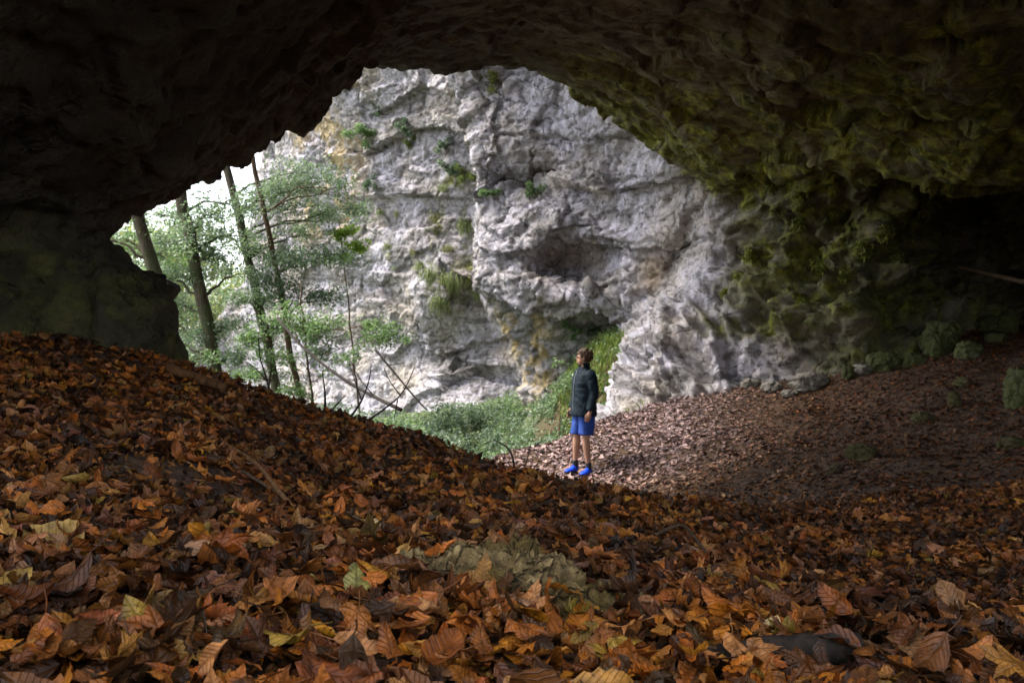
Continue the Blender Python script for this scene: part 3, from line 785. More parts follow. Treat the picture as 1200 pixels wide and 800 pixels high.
def single_leaf(kind, tv, f3, f4, uv, size, M, p, col, label, group='fallen leaves lying on top of the litter', stalk=False):
    bg = Bag(); bg.add(tv * size, [*f3, *f4] if len(f3) else list(f4), np.asarray(col)[None] * (1 + .25 * np.sin(tv[:, :1] * 9 + tv[:, 1:2] * 13)), uv)
    o = bg.build('fallen_leaf', dead_leaf_mat)
    Mw = Matrix([list(r) for r in M]).to_4x4(); Mw.translation = Vector(p); o.matrix_world = Mw
    tag(o, label, 'leaf', group)
    if stalk:
        i = int(np.argmin(np.hypot(tv[:, 0] + (.5 if kind == 'oval' else .27), tv[:, 1])))
        add_stalk(o, tv[i, 0] * size, tv[i, 2] * size, size * .45, size * .014, np.asarray(col) * .7)
    return o

order = np.argsort(-score)[:N_SINGLE]
for rank, i in enumerate(order):
    kind, tv, f3, f4, uv = TEMPL[ti[i]]
    bend = np.ptp(tv[:, 2]); w = 'curled' if bend > .30 else 'flat' if bend < .14 else 'bent'
    szw = 'large ' if size[i] > .105 else 'small ' if size[i] < .075 else ''
    lab = '%s%s %s %s leaf %s' % (szw, w, LEAF_COLS[ci[i]][0], kind, place_word(xs[i], ys[i]))
    single_leaf(kind, tv, f3, f4, uv, size[i], Mx[i], pos[i] + gn[i] * .012, col[i], lab, stalk=rank < 70)

def hero(px, py, d, kind, size, col, label, yaw, tx=0., ty=0., seed=1, curl=.6, up=.045):
    r = np.random.default_rng(seed); t = ovate(12, 4, .34, .8, .04) if kind == 'oval' else lobed()
    tv = deform(t[0], r, curl); x, y, z = ground_hit(px, py); z += up; size = size * min(max(y / d, .75), 1.1) * .9
    nrm = ground_n(np.array([x]), np.array([y]))
    M = (align_mats(nrm) @ euler_mats(np.array([tx]), np.array([ty]), np.array([0.])) @ euler_mats(np.zeros(1), np.zeros(1), np.array([yaw])))[0]
    return single_leaf(kind, tv, t[1], t[2], t[3], size, M, (x, y, z), col, label, stalk=True)
hero(62, 655, 1.9, 'oval', .17, (.36, .22, .06), 'very large tan oval leaf with strong veins at the left edge of the slope', 2.9, .5, 0, 3, .45)
hero(8, 718, 1.6, 'oval', .12, (.36, .21, .04), 'bright yellow oval leaf cut off by the left edge of the photo', 1.2, .5, .1, 4, .5)
hero(222, 668, 1.85, 'oval', .12, (.36, .19, .10), 'tan oval leaf with a curled rim, left of the foreground rock', .5, .35, -.2, 5, .8)
hero(418, 708, 1.72, 'oval', .095, (.22, .19, .05), 'olive green ribbed leaf standing left of the foreground rock', 1.9, .55, .25, 6, .5)
hero(165, 762, 1.42, 'oval', .105, (.28, .17, .025), 'yellow olive crumpled leaf near the bottom left corner', 2.4, .4, 0, 7, 1.1)
hero(248, 762, 1.42, 'oval', .075, (.36, .21, .04), 'small yellow leaf standing on edge near the bottom left', .9, .8, .2, 8, .8)
hero(440, 637, 2.6, 'oval', .085, (.45, .33, .16), 'pale straw leaf with its tip turned down, behind the left end of the foreground rock', .1, .2, .1, 9, .8)
hero(598, 735, 1.72, 'oval', .10, (.36, .19, .10), 'narrow pinkish ribbed leaf leaning against the front of the foreground rock', .25, .5, 0, 10, .6)
hero(565, 712, 1.82, 'lobed', .12, (.24, .11, .02), 'golden brown lobed leaf against the front of the foreground rock', 1.7, .7, .1, 11, .8, .06)
hero(810, 655, 2.35, 'oval', .09, (.30, .17, .10), 'pinkish tan leaf standing up right of the foreground rock', .8, .5, .3, 12, .7)
hero(905, 765, 1.6, 'oval', .06, (.46, .33, .14), 'pale straw leaf beside the dark log', 1.2, .6, .2, 13, .6)
hero(830, 658, 2.3, 'lobed', .10, (.30, .13, .03), 'orange brown lobed leaf right of the foreground rock, below the standing pinkish leaf', -.4, .4, .0, 14, .7)
# ------------------------------------------------------------------ stones
def stone_material(name, lo, mid, hi, mosscol=None, moss_amt=.5, scale=9.0, relief=.10):
    m, nt, bs = new_mat(name); b = NB(nt); p = b.pos()
    n1 = b.noise(p, scale, 5, .65); n2 = b.noise(p, scale * .35, 3, .6)
    c = b.ramp(n1, [(.3, lo), (.5, mid), (.7, hi)])
    if mosscol:
        mf = b.ramp(n2, [(.5 - .25 * moss_amt, 0), (.62 - .2 * moss_amt, 1)])
        c = b.mix(b.math('MULTIPLY', mf, .8), c, b.ramp(b.noise(p, scale * 3, 4, .7), [(.35, tuple(x * .45 for x in mosscol)), (.65, mosscol)]))
    nt.links.new(c, bs.inputs['Base Color']); bs.inputs['Roughness'].default_value = .88; bs.inputs['Specular IOR Level'].default_value = .2
    ck = b.ramp(b.voro(b.warp(p, scale * .6, .6 / scale), scale * .55), [(0, 1), (.05, 0)])
    nt.links.new(b.mix(b.math('MULTIPLY', ck, .7), c, tuple(x * .5 for x in lo)), bs.inputs['Base Color'])
    nt.links.new(b.bump(b.math('SUBTRACT', b.noise(p, scale * 2.0, 5, .62), b.math('MULTIPLY', ck, .5)), 1, relief / scale), bs.inputs['Normal'])
    return m
mat_rock_olive = stone_material('mossy_rock', (.022, .015, .008), (.19, .13, .055), (.46, .33, .15), (.13, .085, .02), .2, 24, .42)
mat_stone_moss = stone_material('mossy_boulder', (.05, .05, .03), (.12, .12, .075), (.18, .175, .11), (.07, .082, .018), .8, 6)
mat_stone_pale = stone_material('pale_stone', (.10, .09, .075), (.20, .18, .15), (.32, .29, .25), None, 0, 8)

def rock(name, c, size, seed, mat, label, cat, group=None, sub=5, rot=0., rough=1.0, freq=1.0):
    bm = bmesh.new(); bmesh.ops.create_icosphere(bm, subdivisions=sub, radius=1.0)
    P = np.array([v.co[:] for v in bm.verts]); fs = np.array([[v.index for v in f.verts] for f in bm.faces]); bm.free()
    o = np.random.default_rng(seed).uniform(-50, 50, 3)
    f1, c1 = facets(P * 1.15 * freq + o, seed); f2, c2 = facets(P * 2.8 * freq + o, seed + 5)
    d = 1 + rough * (.22 * f1 + .09 * f2 + .10 * fbm(P * 1.3 * freq + o, 3, .5, seed) + .03 * ridged(P * 5 * freq + o, 2, .5, seed) - .05 * np.exp(-c1 / .05))
    P = P * d[:, None]
    P = np.sign(P) * np.abs(P) ** .80 * np.asarray(size)
    ob = mesh_obj(name, P, fs, mat); ob.location = c; ob.rotation_euler = (0, 0, rot)
    return tag(ob, label, cat, group)

def on_ground(px, py, d, dz=0.0):
    if d < 3.2: x, y, z = ground_hit(px, py); return (x, y, z + dz)
    x, y, z = W(px, py, d); return (x, y, float(ground_z(x, y)[0]) + dz)

# the half-buried rock in the foreground: a long low hump running down to the right
def foreground_rock():
    bm = bmesh.new(); bmesh.ops.create_icosphere(bm, subdivisions=7, radius=1.0)
    P = np.array([v.co[:] for v in bm.verts]); fs = np.array([[v.index for v in f.verts] for f in bm.faces]); bm.free()
    x = P[:, 0]
    top = np.interp(x, [-1, -.75, -.5, -.1, .12, .3, .5, .75, 1], [.35, .55, .72, .82, 1.02, 1.0, .62, .42, .22])
    Q = P * np.array([.30, .13, .085]); Q[:, 2] = np.where(P[:, 2] > 0, Q[:, 2] * top, Q[:, 2])
    Q[:, 1] += -.03 * np.sin(2.2 * x) - .05 * np.clip(x, 0, 1)
    f1, c1 = facets(Q * np.array([9, 9, 12]) + 4, 4); f2, c2 = facets(Q * 24 + 8, 6)
    nn = P / np.array([.30, .13, .085]); nn /= np.linalg.norm(nn, axis=1)[:, None]
    d = .016 * f1 + .014 * f2 + .018 * fbm(Q * 7, 3, .5, 13) + .014 * ridged(Q * np.array([16, 34, 34]), 4, .65, 17) - .012 * np.exp(-c1 / .05)
    o = mesh_obj('rock', Q + nn * d[:, None], fs, mat_rock_olive)
    gx_, gy_, gz_ = ground_hit(606, 706); o.location = (gx_, gy_, gz_ + .006); o.rotation_euler = (.05, .10, -.12)
    return tag(o, 'long olive grey rock half buried in the leaves in the foreground', 'rock')
foreground_rock()
rock('stone', on_ground(490, 655, 2.3, .02), (.045, .035, .028), 3, mat_stone_pale, 'small grey stone beside the upper left end of the foreground rock', 'stone', sub=4)
rock('stone', on_ground(745, 648, 2.55, .01), (.05, .04, .03), 9, mat_rock_olive, 'small dark olive stone among the leaves right of the foreground rock', 'stone', sub=4)
rock('rock', on_ground(925, 700, 2.6, .0), (.15, .10, .05), 14, mat_rock_olive, 'low dark mossy rock nearly covered by leaves at lower right', 'rock', sub=5)

mat_stone_brown = stone_material('earthy_stone', (.03, .02, .012), (.085, .06, .035), (.17, .125, .075), (.07, .07, .02), .35, 10)
BOULDERS = [  # px, py, d, half sizes, material, label
    (1101, 408, 14.6, (.28, .26, .32), 0, 'biggest mossy green block shaped boulder at the foot of the cave wall'),
    (1135, 414, 14.5, (.22, .18, .16), 0, 'rounded mossy boulder just right of the biggest green block'),
    (1036, 427, 14.7, (.24, .2, .17), 0, 'wedge shaped mossy boulder lying left of the biggest green block'),
    (1013, 431, 14.8, (.2, .16, .08), 1, 'low flat pale stone at the left end of the boulder row'),
    (1065, 424, 14.8, (.16, .14, .13), 0, 'small brown mossy stone between the wedge boulder and the green block'),
    (1078, 421, 14.9, (.11, .1, .1), 0, 'smallest stone tucked against the left side of the green block'),
    (995, 437, 14.9, (.13, .12, .13), 0, 'upright yellowish mossy stone at the crack of the cave wall'),
    (1160, 382, 16.0, (.2, .18, .17), 0, 'grey boulder in the dark recess, left one of the upper pair'),
    (1180, 384, 15.9, (.16, .16, .22), 0, 'taller grey boulder in the dark recess, right one of the upper pair'),
    (1168, 398, 15.4, (.17, .15, .12), 0, 'low stone under the upper pair of boulders in the recess'),
    (950, 449, 14.7, (.3, .22, .16), 1, 'pale grey stone at the foot of the wall crack'),
    (905, 453, 14.9, (.2, .14, .1), 1, 'pale stone half under leaves at the foot of the buttress'),
    (880, 450, 15.2, (.15, .12, .1), 1, 'small pale stone against the buttress foot, left of the other pale stones'),
    (926, 459, 14.5, (.17, .12, .06), 1, 'flat pinkish slab lying in front of the pale stones'),
    (1010, 533, 9.9, (.16, .12, .11), 2, 'lone brown stone in the middle of the shaded cave floor'),
    (1188, 523, 9.6, (.17, .12, .09), 2, 'brown stone on the cave floor at the right edge'),
    (1128, 448, 13.4, (.14, .1, .08), 2, 'brown stone on the slope below the rounded mossy boulder'),
    (1082, 490, 11.7, (.15, .12, .08), 2, 'long low stone on the floor above the dark shadow band'),
    (1118, 472, 12.3, (.09, .08, .13), 2, 'small pointed stone standing on the slope below the boulder row'),
    (1198, 470, 10.8, (.2, .2, .3), 0, 'mossy green boulder cut off by the right edge of the photo'),
    (975, 548, 9.2, (.12, .09, .05), 2, 'flat stone just left of the lone brown stone'),
]
for i, (px, py, d, s, mt, lab) in enumerate(BOULDERS):
    g = ground_hit(px, py + 4)
    s = tuple(q * g[1] / d for q in s)
    rock('boulder' if max(s) > .19 else 'stone', (g[0], g[1], g[2] + s[2] * .45), s, 40 + i, (mat_stone_moss, mat_stone_pale, mat_stone_brown)[mt], lab, 'boulder' if max(s) > .19 else 'stone', 'boulders and stones along the foot of the cave wall' if py < 465 else 'stones lying on the cave floor', sub=5, rot=i * 1.3, rough=1.15, freq=1.0)

# ------------------------------------------------------------------ wood
def tube(pts, radii, seg=10, seed=0, lump=.0, cap=True):
    pts = np.asarray(pts, float); n = len(pts)
    T = np.gradient(pts, axis=0); T /= np.linalg.norm(T, axis=1)[:, None]
    up = np.array([0, 0, 1.]) if abs(T[0, 2]) < .9 else np.array([1., 0, 0])
    vs = []
    for i in range(n):
        a = np.cross(T[i], up); a /= np.linalg.norm(a); b_ = np.cross(a, T[i]); up = b_ if abs(np.dot(b_, T[i])) < .9 else up
        for j in range(seg):
            an = 2 * math.pi * j / seg
            vs.append(pts[i] + radii[i] * (a * math.cos(an) + b_ * math.sin(an)))
    vs = np.array(vs)
    if lump:
        c = np.repeat(pts, seg, 0); r = vs - c
        vs = c + r * (1 + lump * fbm(vs * (1.2 / max(radii)) * .35 + seed, 3, .5, seed))[:, None]
    fs = [(i * seg + j, i * seg + (j + 1) % seg, (i + 1) * seg + (j + 1) % seg, (i + 1) * seg + j) for i in range(n - 1) for j in range(seg)]
    if cap:
        vs = np.vstack([vs, pts[0], pts[-1]]); m = n * seg
        fs += [(m, (j + 1) % seg, j) for j in range(seg)] + [(m + 1, (n - 1) * seg + j, (n - 1) * seg + (j + 1) % seg) for j in range(seg)]
    return vs, fs

def spline(pts, n):
    pts = np.asarray(pts, float); t = np.r_[0, np.cumsum(np.linalg.norm(np.diff(pts, axis=0), axis=1))]; t /= t[-1]
    u = np.linspace(0, 1, n); k = np.stack([np.interp(u, t, pts[:, i]) for i in range(3)], 1)
    for _ in range(2): k[1:-1] = .25 * k[:-2] + .5 * k[1:-1] + .25 * k[2:]
    return k

def bark_material(name, lo, hi, scale=14, mosscol=None):
    m, nt, bs = new_mat(name); b = NB(nt); p = b.pos()
    st = b.mapping(p, (1, 1, .22)); n1 = b.noise(st, scale, 5, .7)
    c = b.ramp(n1, [(.32, lo), (.66, hi)])
    if mosscol: c = b.mix(b.ramp(b.noise(p, 1.7, 4, .65), [(.45, 0), (.6, .8)]), c, mosscol)
    nt.links.new(c, bs.inputs['Base Color']); bs.inputs['Roughness'].default_value = .85; bs.inputs['Specular IOR Level'].default_value = .2
    nt.links.new(b.bump(n1, 1, .3 / scale), bs.inputs['Normal'])
    return m
bark_tree = bark_material('tree_bark', (.03, .024, .018), (.13, .105, .075), 12, (.05, .065, .025))
bark_dead = bark_material('dead_wood', (.035, .022, .014), (.15, .10, .06), 40)
bark_black = bark_material('dark_twig', (.012, .009, .008), (.045, .035, .03), 40)
bark_orange = bark_material('rotten_wood', (.10, .045, .018), (.30, .15, .06), 40)

def wood(name, pts, r0, r1, mat, label, cat, group=None, n=14, seg=10, seed=1, lump=.25, twigs=(), parent=None):
    k = spline(pts, n); vs, fs = tube(k, np.linspace(r0, r1, n), seg, seed, lump)
    bg = Bag(); bg.v.append(vs.astype(np.float32)); bg.c.append(np.ones((len(vs), 3), np.float32) * .2); bg.u.append(np.zeros((len(vs), 2), np.float32))
    bg.f += [np.array(f) for f in fs]; bg.n = len(vs)
    for tp, ra, rb in twigs:
        kk = spline(tp, 8); v2, f2 = tube(kk, np.linspace(ra, rb, 8), 6, seed, 0)
        bg.add(v2, f2, (.2, .2, .2))
    o = bg.build(name, mat, parent)
    return tag(o, label, cat, group) if label else o

def g3(px, py, d, dz=0.): return on_ground(px, py, d, dz)
bark_wet = bark_material('wet_wood', (.008, .006, .005), (.035, .025, .018), 40)
lg = wood('log', [g3(800, 778, 1.6, .0), g3(860, 785, 1.5, .02), g3(940, 792, 1.5, .045), g3(1006, 796, 1.4, .05)], .022, .030, bark_wet, 'dark wet log with a cut end lying in the leaves at the bottom right', 'log', seg=16, n=20, lump=.3)
bark_rot = bark_material('rotten_bark', (.05, .022, .010), (.17, .08, .03), 40)
wood('log', [on_ground(196, 445, 5.75, .07), on_ground(232, 446, 5.7, .07), on_ground(264, 452, 5.6, .07)], .030, .036, bark_rot, 'short rotten orange brown log on the crest beside the rock outcrop', 'log', seg=14, lump=.35)
STICKS = [
    ([(255, 535, 4.0), (300, 565, 3.6), (345, 612, 3.0)], .012, 'pale broken stick lying downhill on the left slope'),
    ([(270, 575, 3.4), (330, 598, 3.1)], .007, 'thin short stick below the broken stick on the left slope'),
    ([(590, 562, 5.0), (655, 575, 4.9), (700, 590, 4.5)], .010, 'brown stick lying along the crest of the mound'),
    ([(160, 545, 3.3), (185, 500, 3.7)], .006, 'thin dry stem leaning on the leaves at upper left'),
    ([(690, 770, 1.5), (735, 740, 1.62), (760, 725, 1.75)], .005, 'thin yellow stick in the leaves below the right end of the foreground rock'),
    ([(760, 640, 2.6), (800, 622, 3.0), (838, 612, 3.3)], .008, 'dark stick in the leaves above and right of the foreground rock'),
    ([(440, 590, 3.8), (500, 560, 4.4)], .008, 'dark stick under the leaves near the middle of the crest'),
]
for i, (pp, r, lab) in enumerate(STICKS):
    wood('stick', [g3(*q, .05 if k % 2 else .035) for k, q in enumerate(pp)], r, r * .6, bark_orange if i in (0, 3, 4) else bark_dead, lab, 'stick', 'dead sticks in the leaf litter', n=10, seg=8, seed=i)
BARE = [
    ([(318, 468, 6.2), (312, 440, 6.2), (304, 420, 6.2), (303, 395, 6.2)], [[(314, 448, 6.2), (302, 434, 6.2), (295, 428, 6.2)]], 'leftmost bare upright stem on the crest, forked near its foot'),
    ([(314, 466, 6.1), (316, 445, 6.1), (318, 430, 6.1)], [], 'short bare stem just right of the forked stem on the crest'),
    ([(381, 482, 6.0), (381, 460, 6.0), (378, 437, 6.0)], [], 'thick straight bare stem standing alone on the crest'),
    ([(386, 484, 6.0), (398, 470, 6.0), (404, 464, 6.0)], [], 'short bare stem leaning right beside the straight stem'),
    ([(410, 490, 5.9), (424, 470, 5.9), (433, 445, 5.9), (435, 428, 5.9)], [[(424, 470, 5.9), (414, 440, 5.9), (409, 425, 5.9)]], 'tall bare stem bending upright near the middle of the crest'),
    ([(428, 495, 5.85), (452, 478, 5.9), (472, 462, 5.9), (486, 430, 5.95)], [[(466, 468, 5.9), (462, 490, 5.8)], [(470, 464, 5.9), (455, 445, 6.0), (450, 430, 6.0)]], 'long bare stem arching to the right over the crest'),
    ([(340, 472, 6.1), (350, 468, 6.0), (362, 470, 5.9)], [[(348, 469, 6.1), (340, 459, 6.1)], [(356, 469, 6.0), (365, 466, 6.0)]], 'low twisted bare twig lying on the crest'),
    ([(600, 570, 5.1), (604, 548, 5.1), (598, 525, 5.1), (578, 515, 5.2)], [[(602, 556, 5.1), (616, 548, 5.1), (622, 520, 5.1)], [(602, 562, 5.1), (620, 556, 5.1), (632, 540, 5.15)]], 'bare branching sprig on the crest left of the person'),
]
for i, (pp, tw, lab) in enumerate(BARE):
    wood('bare_twig', [W(*q) for q in pp], .011 if i == 2 else .008, .003, bark_black, lab, 'twig', 'bare twigs standing on the crest of the mound', n=12, seg=7, seed=i, lump=.2,
         twigs=[([W(*q) for q in t], .005, .002) for t in tw])
wood('fallen_branch', [W(325, 372, 13), W(352, 405, 12.4), (W(395, 440, 11.8)), W(440, 466, 11.2), W(470, 480, 10.8)], .016, .024, bark_black, 'dark fallen branch slanting down from the trees behind the crest', 'branch', twigs=[([W(352, 405, 12.4), W(345, 385, 12.6), W(333, 372, 12.8)], .009, .004), ([W(440, 466, 11.2), W(418, 440, 11.3), W(410, 420, 11.4)], .008, .004)], n=16)
wood('fallen_branch', [W(440, 410, 20), W(465, 440, 19.5), W(490, 470, 19), W(500, 480, 18.8)], .03, .018, bark_black, 'thin dead branch hanging in front of the cliff foot', 'branch', twigs=[([W(455, 428, 19.7), W(475, 425, 19.6)], .015, .008)], n=12)
wood('dead_branch', [W(1120, 312, 14.6), W(1170, 324, 14.0), W(1235, 338, 13.2)], .03, .045, bark_dead, 'bare branch leaning in the dark recess at the right edge', 'branch', n=12)

# ------------------------------------------------------------------ green leaves
def foliage_material(name, trans=.35):
    m, nt, bs = new_mat(name); b = NB(nt)
    tint = b.attr('tint', 'Color')
    nt.links.new(tint, bs.inputs['Base Color']); bs.inputs['Roughness'].default_value = .5; bs.inputs['Specular IOR Level'].default_value = .3
    tr = b.n('ShaderNodeBsdfTranslucent'); nt.links.new(b.mix(1.0, tint, (1.15, 1.3, .8), 'MULTIPLY'), tr.inputs[0])
    mx = b.n('ShaderNodeMixShader'); mx.inputs[0].default_value = trans
    nt.links.new(bs.outputs[0], mx.inputs[1]); nt.links.new(tr.outputs[0], mx.inputs[2])
    out = [n for n in nt.nodes if n.type == 'OUTPUT_MATERIAL'][0]; nt.links.new(mx.outputs[0], out.inputs[0])
    return m
green_mat = foliage_material('green_leaf')
LEAF6 = (np.array([(-.5, 0, 0), (-.15, .26, .05), (-.15, -.26, .05), (.2, .22, .04), (.2, -.22, .04), (.55, 0, -.06), (0, 0, -.02)]), np.array([(0, 6, 1), (0, 2, 6), (1, 6, 3), (2, 4, 6), (3, 6, 5), (4, 5, 6)]))

def leaf_cloud(bag, centers, radii, counts, size, cols, r, flat=.6, droop=.35, gaps=-.2):
    for c, R, k in zip(centers, radii, counts):
        R = np.broadcast_to(np.asarray(R, float), (3,))
        d = r.normal(size=(k, 3)); d /= np.linalg.norm(d, axis=1)[:, None]
        q = d * (r.random(k) ** .45)[:, None] * R
        # break the blob into sprays
        sp = fbm(np.asarray(c) + q * 1.0, 2, .5, 5) + .6 * perlin((np.asarray(c) + q) * 3.2, 8)
        q = q[sp > gaps]; k2 = len(q)
        if k2 == 0: continue
        M = euler_mats(r.normal(droop, flat, k2), r.normal(0, flat, k2), r.uniform(0, 6.3, k2)) * (size * r.uniform(.6, 1.3, k2))[:, None, None]
        ci = r.integers(0, len(cols), k2); base = np.array(cols)[ci] * r.uniform(.7, 1.3, k2)[:, None]
        bag.add_many(LEAF6[0], LEAF6[1], [], M, np.asarray(c) + q, np.repeat(base[:, None], len(LEAF6[0]), 1), np.zeros((len(LEAF6[0]), 2)))

GREENS = {'cool': [(.16, .22, .16), (.20, .26, .19), (.12, .17, .125), (.25, .31, .22)], 'fresh': [(.16, .24, .12), (.20, .28, .145), (.12, .19, .09)],  # cool greens lightened in the colour itself to stand in for haze
          'dark': [(.11, .16, .115), (.15, .20, .145), (.085, .125, .09)], 'lime': [(.26, .36, .05), (.20, .30, .06)], 'olive': [(.19, .20, .06), (.24, .24, .09), (.14, .14, .05)], 'grass': [(.17, .22, .07), (.22, .26, .10), (.13, .16, .05)],
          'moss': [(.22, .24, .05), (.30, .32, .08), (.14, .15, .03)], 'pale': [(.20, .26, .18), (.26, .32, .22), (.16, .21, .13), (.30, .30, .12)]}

def tree(name, trunk_px, r0, r1, clusters, label, palette, size=.075, seed=1, group='trees outside the cave mouth', bark=None):
    """trunk_px: photo points from top to bottom; clusters: (px, py, d, radius_m, leaves)"""
    r = np.random.default_rng(seed)
    pts = [np.array(W(*t)) for t in trunk_px]
    bot = pts[-1]; dirn = pts[-1] - pts[-2]; gz = float(ground_z(bot[0], bot[1])[0])
    if bot[2] > gz: pts.append(bot + dirn * ((gz - .3 - bot[2]) / dirn[2]))
    base = pts[-1].copy()
    root = empty(name, (base[0], base[1], gz)); off = np.array([base[0], base[1], gz])
    tag(root, label, 'tree', group)
    k = spline(pts[::-1], 22) - off
    k[1:-1] += r.normal(0, .02, (20, 3))
    rad = np.linspace(r0, r1, 22); rad[0] *= 1.35; rad[1] *= 1.12
    bg = Bag(); vs, fs = tube(k, rad, 14, seed, .18); bg.add(vs, fs, (.2, .2, .2))
    fol = Bag()
    for (px, py, d, R, cnt) in clusters:
        lb = Bag(); c = np.array(W(px, py, d)) - off
        zt = c[2] - .3 - .25 * abs(c[0] - np.interp(c[2], k[:, 2], k[:, 0]))
        i = int(np.argmin(np.abs(k[:, 2] - zt))); s = k[i]
        mid_ = s * .5 + c * .5 + np.array([0, 0, .12])
        kk = spline([s, mid_, c], 8); kk[1:-1] += r.normal(0, .04, (6, 3))
        v2, f2 = tube(kk, np.linspace(min(rad[i] * .4, .045), .008, 8), 6, seed, 0); lb.add(v2, f2, (.2, .2, .2))
        for q in range(6):
            a = r.uniform(0, 6.3); e = c + np.array([math.cos(a) * R, math.sin(a) * R, r.normal(-.05, .25) * R]) * r.uniform(.5, 1.0)
            v3, f3_ = tube(spline([kk[5], (kk[5] + e) / 2 + [0, 0, .05], e], 5), np.linspace(.008, .003, 5), 4, 0, 0); lb.add(v3, f3_, (.2, .2, .2))
            leaf_cloud(fol, [e, (e + c) / 2], [(R * .55, R * .55, R * .38)] * 2, [cnt // 3, cnt // 4], size, GREENS[palette], r)
        lb.build('limb', bark or bark_tree, root)
    bg.build('trunk', bark or bark_tree, root)
    if fol.n: fol.build('crown', green_mat, root)
    return root
tree('tree', [(90, 60, 17), (165, 262, 17), (187, 345, 17), (217, 440, 17)], .14, .11, [(150, 283, 17.3, .6, 120), (190, 300, 18, .5, 120), (120, 280, 17, .6, 80), (170, 200, 17, 1.2, 200), (230, 420, 18, .5, 80)], 'leaning tree with a bare green grey trunk next to the rock outcrop', 'fresh', seed=2)
tree('tree', [(180, 40, 20), (215, 237, 20), (233, 335, 20), (254, 440, 20)], .155, .12, [(225, 260, 19.8, .9, 420), (255, 250, 20.3, .8, 380), (200, 285, 20, .7, 300), (245, 300, 19.9, .6, 260), (275, 235, 20.5, .8, 300), (215, 320, 20.2, .6, 220), (190, 250, 20.6, .7, 250), (270, 380, 20.4, .5, 160), (235, 395, 20.2, .6, 260), (180, 320, 20.3, .6, 260), (285, 270, 20.6, .7, 300), (280, 320, 20.8, .5, 200), (215, 360, 20.4, .6, 240), (205, 400, 20.4, .6, 260), (275, 420, 20.2, .6, 260)], 'leaning tree with a thick pale trunk, second from the rock outcrop', 'cool', seed=3)
tree('tree', [(225, 30, 22), (270, 215, 22), (296, 320, 22), (320, 440, 22)], .125, .085, [(290, 240, 21.8, .9, 420), (320, 225, 22.2, .9, 420), (345, 245, 22, .9, 420), (300, 290, 21.8, .7, 300), (265, 280, 22, .7, 220), (330, 275, 22.3, .8, 420), (365, 275, 22.4, .8, 420), (385, 255, 22.6, .7, 380), (310, 350, 21.7, .6, 260), (285, 350, 22, .5, 200), (330, 385, 22, .6, 260), (300, 400, 22.2, .6, 260), (345, 215, 22.2, .8, 380), (410, 245, 22.8, .6, 300), (350, 200, 22.5, .8, 300)], 'tall leaning tree in the middle of the group with dense grey green leaves', 'cool', seed=4)
tree('tree', [(270, 60, 21), (298, 190, 21), (322, 300, 21), (336, 385, 21), (354, 480, 21)], .085, .045, [(340, 300, 21.2, .8, 400), (370, 305, 21.4, .8, 420), (400, 300, 21.6, .6, 320), (355, 345, 20.9, .7, 330), (320, 330, 20.8, .6, 260), (395, 345, 21.1, .7, 300), (370, 215, 21.8, .8, 260), (400, 220, 22.2, .7, 220)], 'thin dark leaning tree, rightmost of the trees by the cliff', 'dark', seed=5, bark=bark_dead)
tree('young_tree', [(352, 330, 18.5), (357, 400, 18.5), (368, 480, 18.5)], .035, .015, [(330, 375, 18.4, .7, 330), (365, 385, 18.2, .7, 360), (400, 385, 18.3, .7, 330), (435, 380, 18.5, .6, 320), (455, 392, 18.6, .45, 240), (415, 412, 18.2, .6, 300), (375, 415, 18.2, .5, 240), (320, 415, 18.4, .5, 220), (300, 440, 18.3, .5, 240), (335, 455, 18.2, .5, 240), (300, 395, 18.6, .4, 180)], 'young tree with fresh green layered leaves in front of the cliff', 'fresh', seed=6, size=.07, bark=bark_dead)
tree('young_tree', [(395, 250, 23), (402, 290, 23), (408, 350, 23.2)], .03, .012, [(405, 272, 22.8, .35, 140), (415, 290, 22.8, .4, 160), (398, 300, 22.9, .35, 120)], 'small yellow green sapling against the left side of the cliff', 'lime', seed=7, size=.09, bark=bark_dead)
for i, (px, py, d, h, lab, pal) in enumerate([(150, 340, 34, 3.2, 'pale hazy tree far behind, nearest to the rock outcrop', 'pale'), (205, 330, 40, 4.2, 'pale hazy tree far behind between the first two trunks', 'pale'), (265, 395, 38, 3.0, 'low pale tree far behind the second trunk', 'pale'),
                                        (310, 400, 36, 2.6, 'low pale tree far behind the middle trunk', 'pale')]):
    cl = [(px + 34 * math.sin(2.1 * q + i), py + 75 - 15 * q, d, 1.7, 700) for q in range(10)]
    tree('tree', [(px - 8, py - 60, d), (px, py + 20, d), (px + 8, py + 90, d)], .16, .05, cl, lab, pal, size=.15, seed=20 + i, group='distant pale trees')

# ------------------------------------------------------------------ shrubs, tufts, climbing plants
def shrub(name, c, R, cnt, label, palette, size=.06, seed=1, group=None, cat='shrub', hang=False):
    r = np.random.default_rng(seed); root = empty(name, tuple(c)); tag(root, label, cat, group)
    st = Bag(); fol = Bag()
    for q in range(max(5, int(R * 14))):
        a = r.uniform(0, 6.3); e = np.array([math.cos(a) * R * r.uniform(.2, .95), math.sin(a) * R * r.uniform(.2, .7), R * r.uniform(.25, 1.1)])
        if hang: e = r.normal(0, .42, 3) * R * [1, .5, .8] + [0, -.25 * R, .1 * R]
        v3, f3_ = tube(spline([(0, .3 * R if hang else 0, -.1 * (not hang)), e * [.35, .35, .6], e], 6), np.linspace(.012, .003, 6) * (.4 if hang else 1), 5, 0, 0); st.add(v3, f3_, (.2, .2, .2))
        leaf_cloud(fol, [e, e * .75], [(R * .35, R * .35, R * (.32 if hang else .2))] * 2, [cnt // 14, cnt // 20], size, GREENS[palette], r, gaps=-.45 if hang else -.2)
    st.build('stem', bark_dead, root); fol.build('foliage', green_mat, root)
    return root
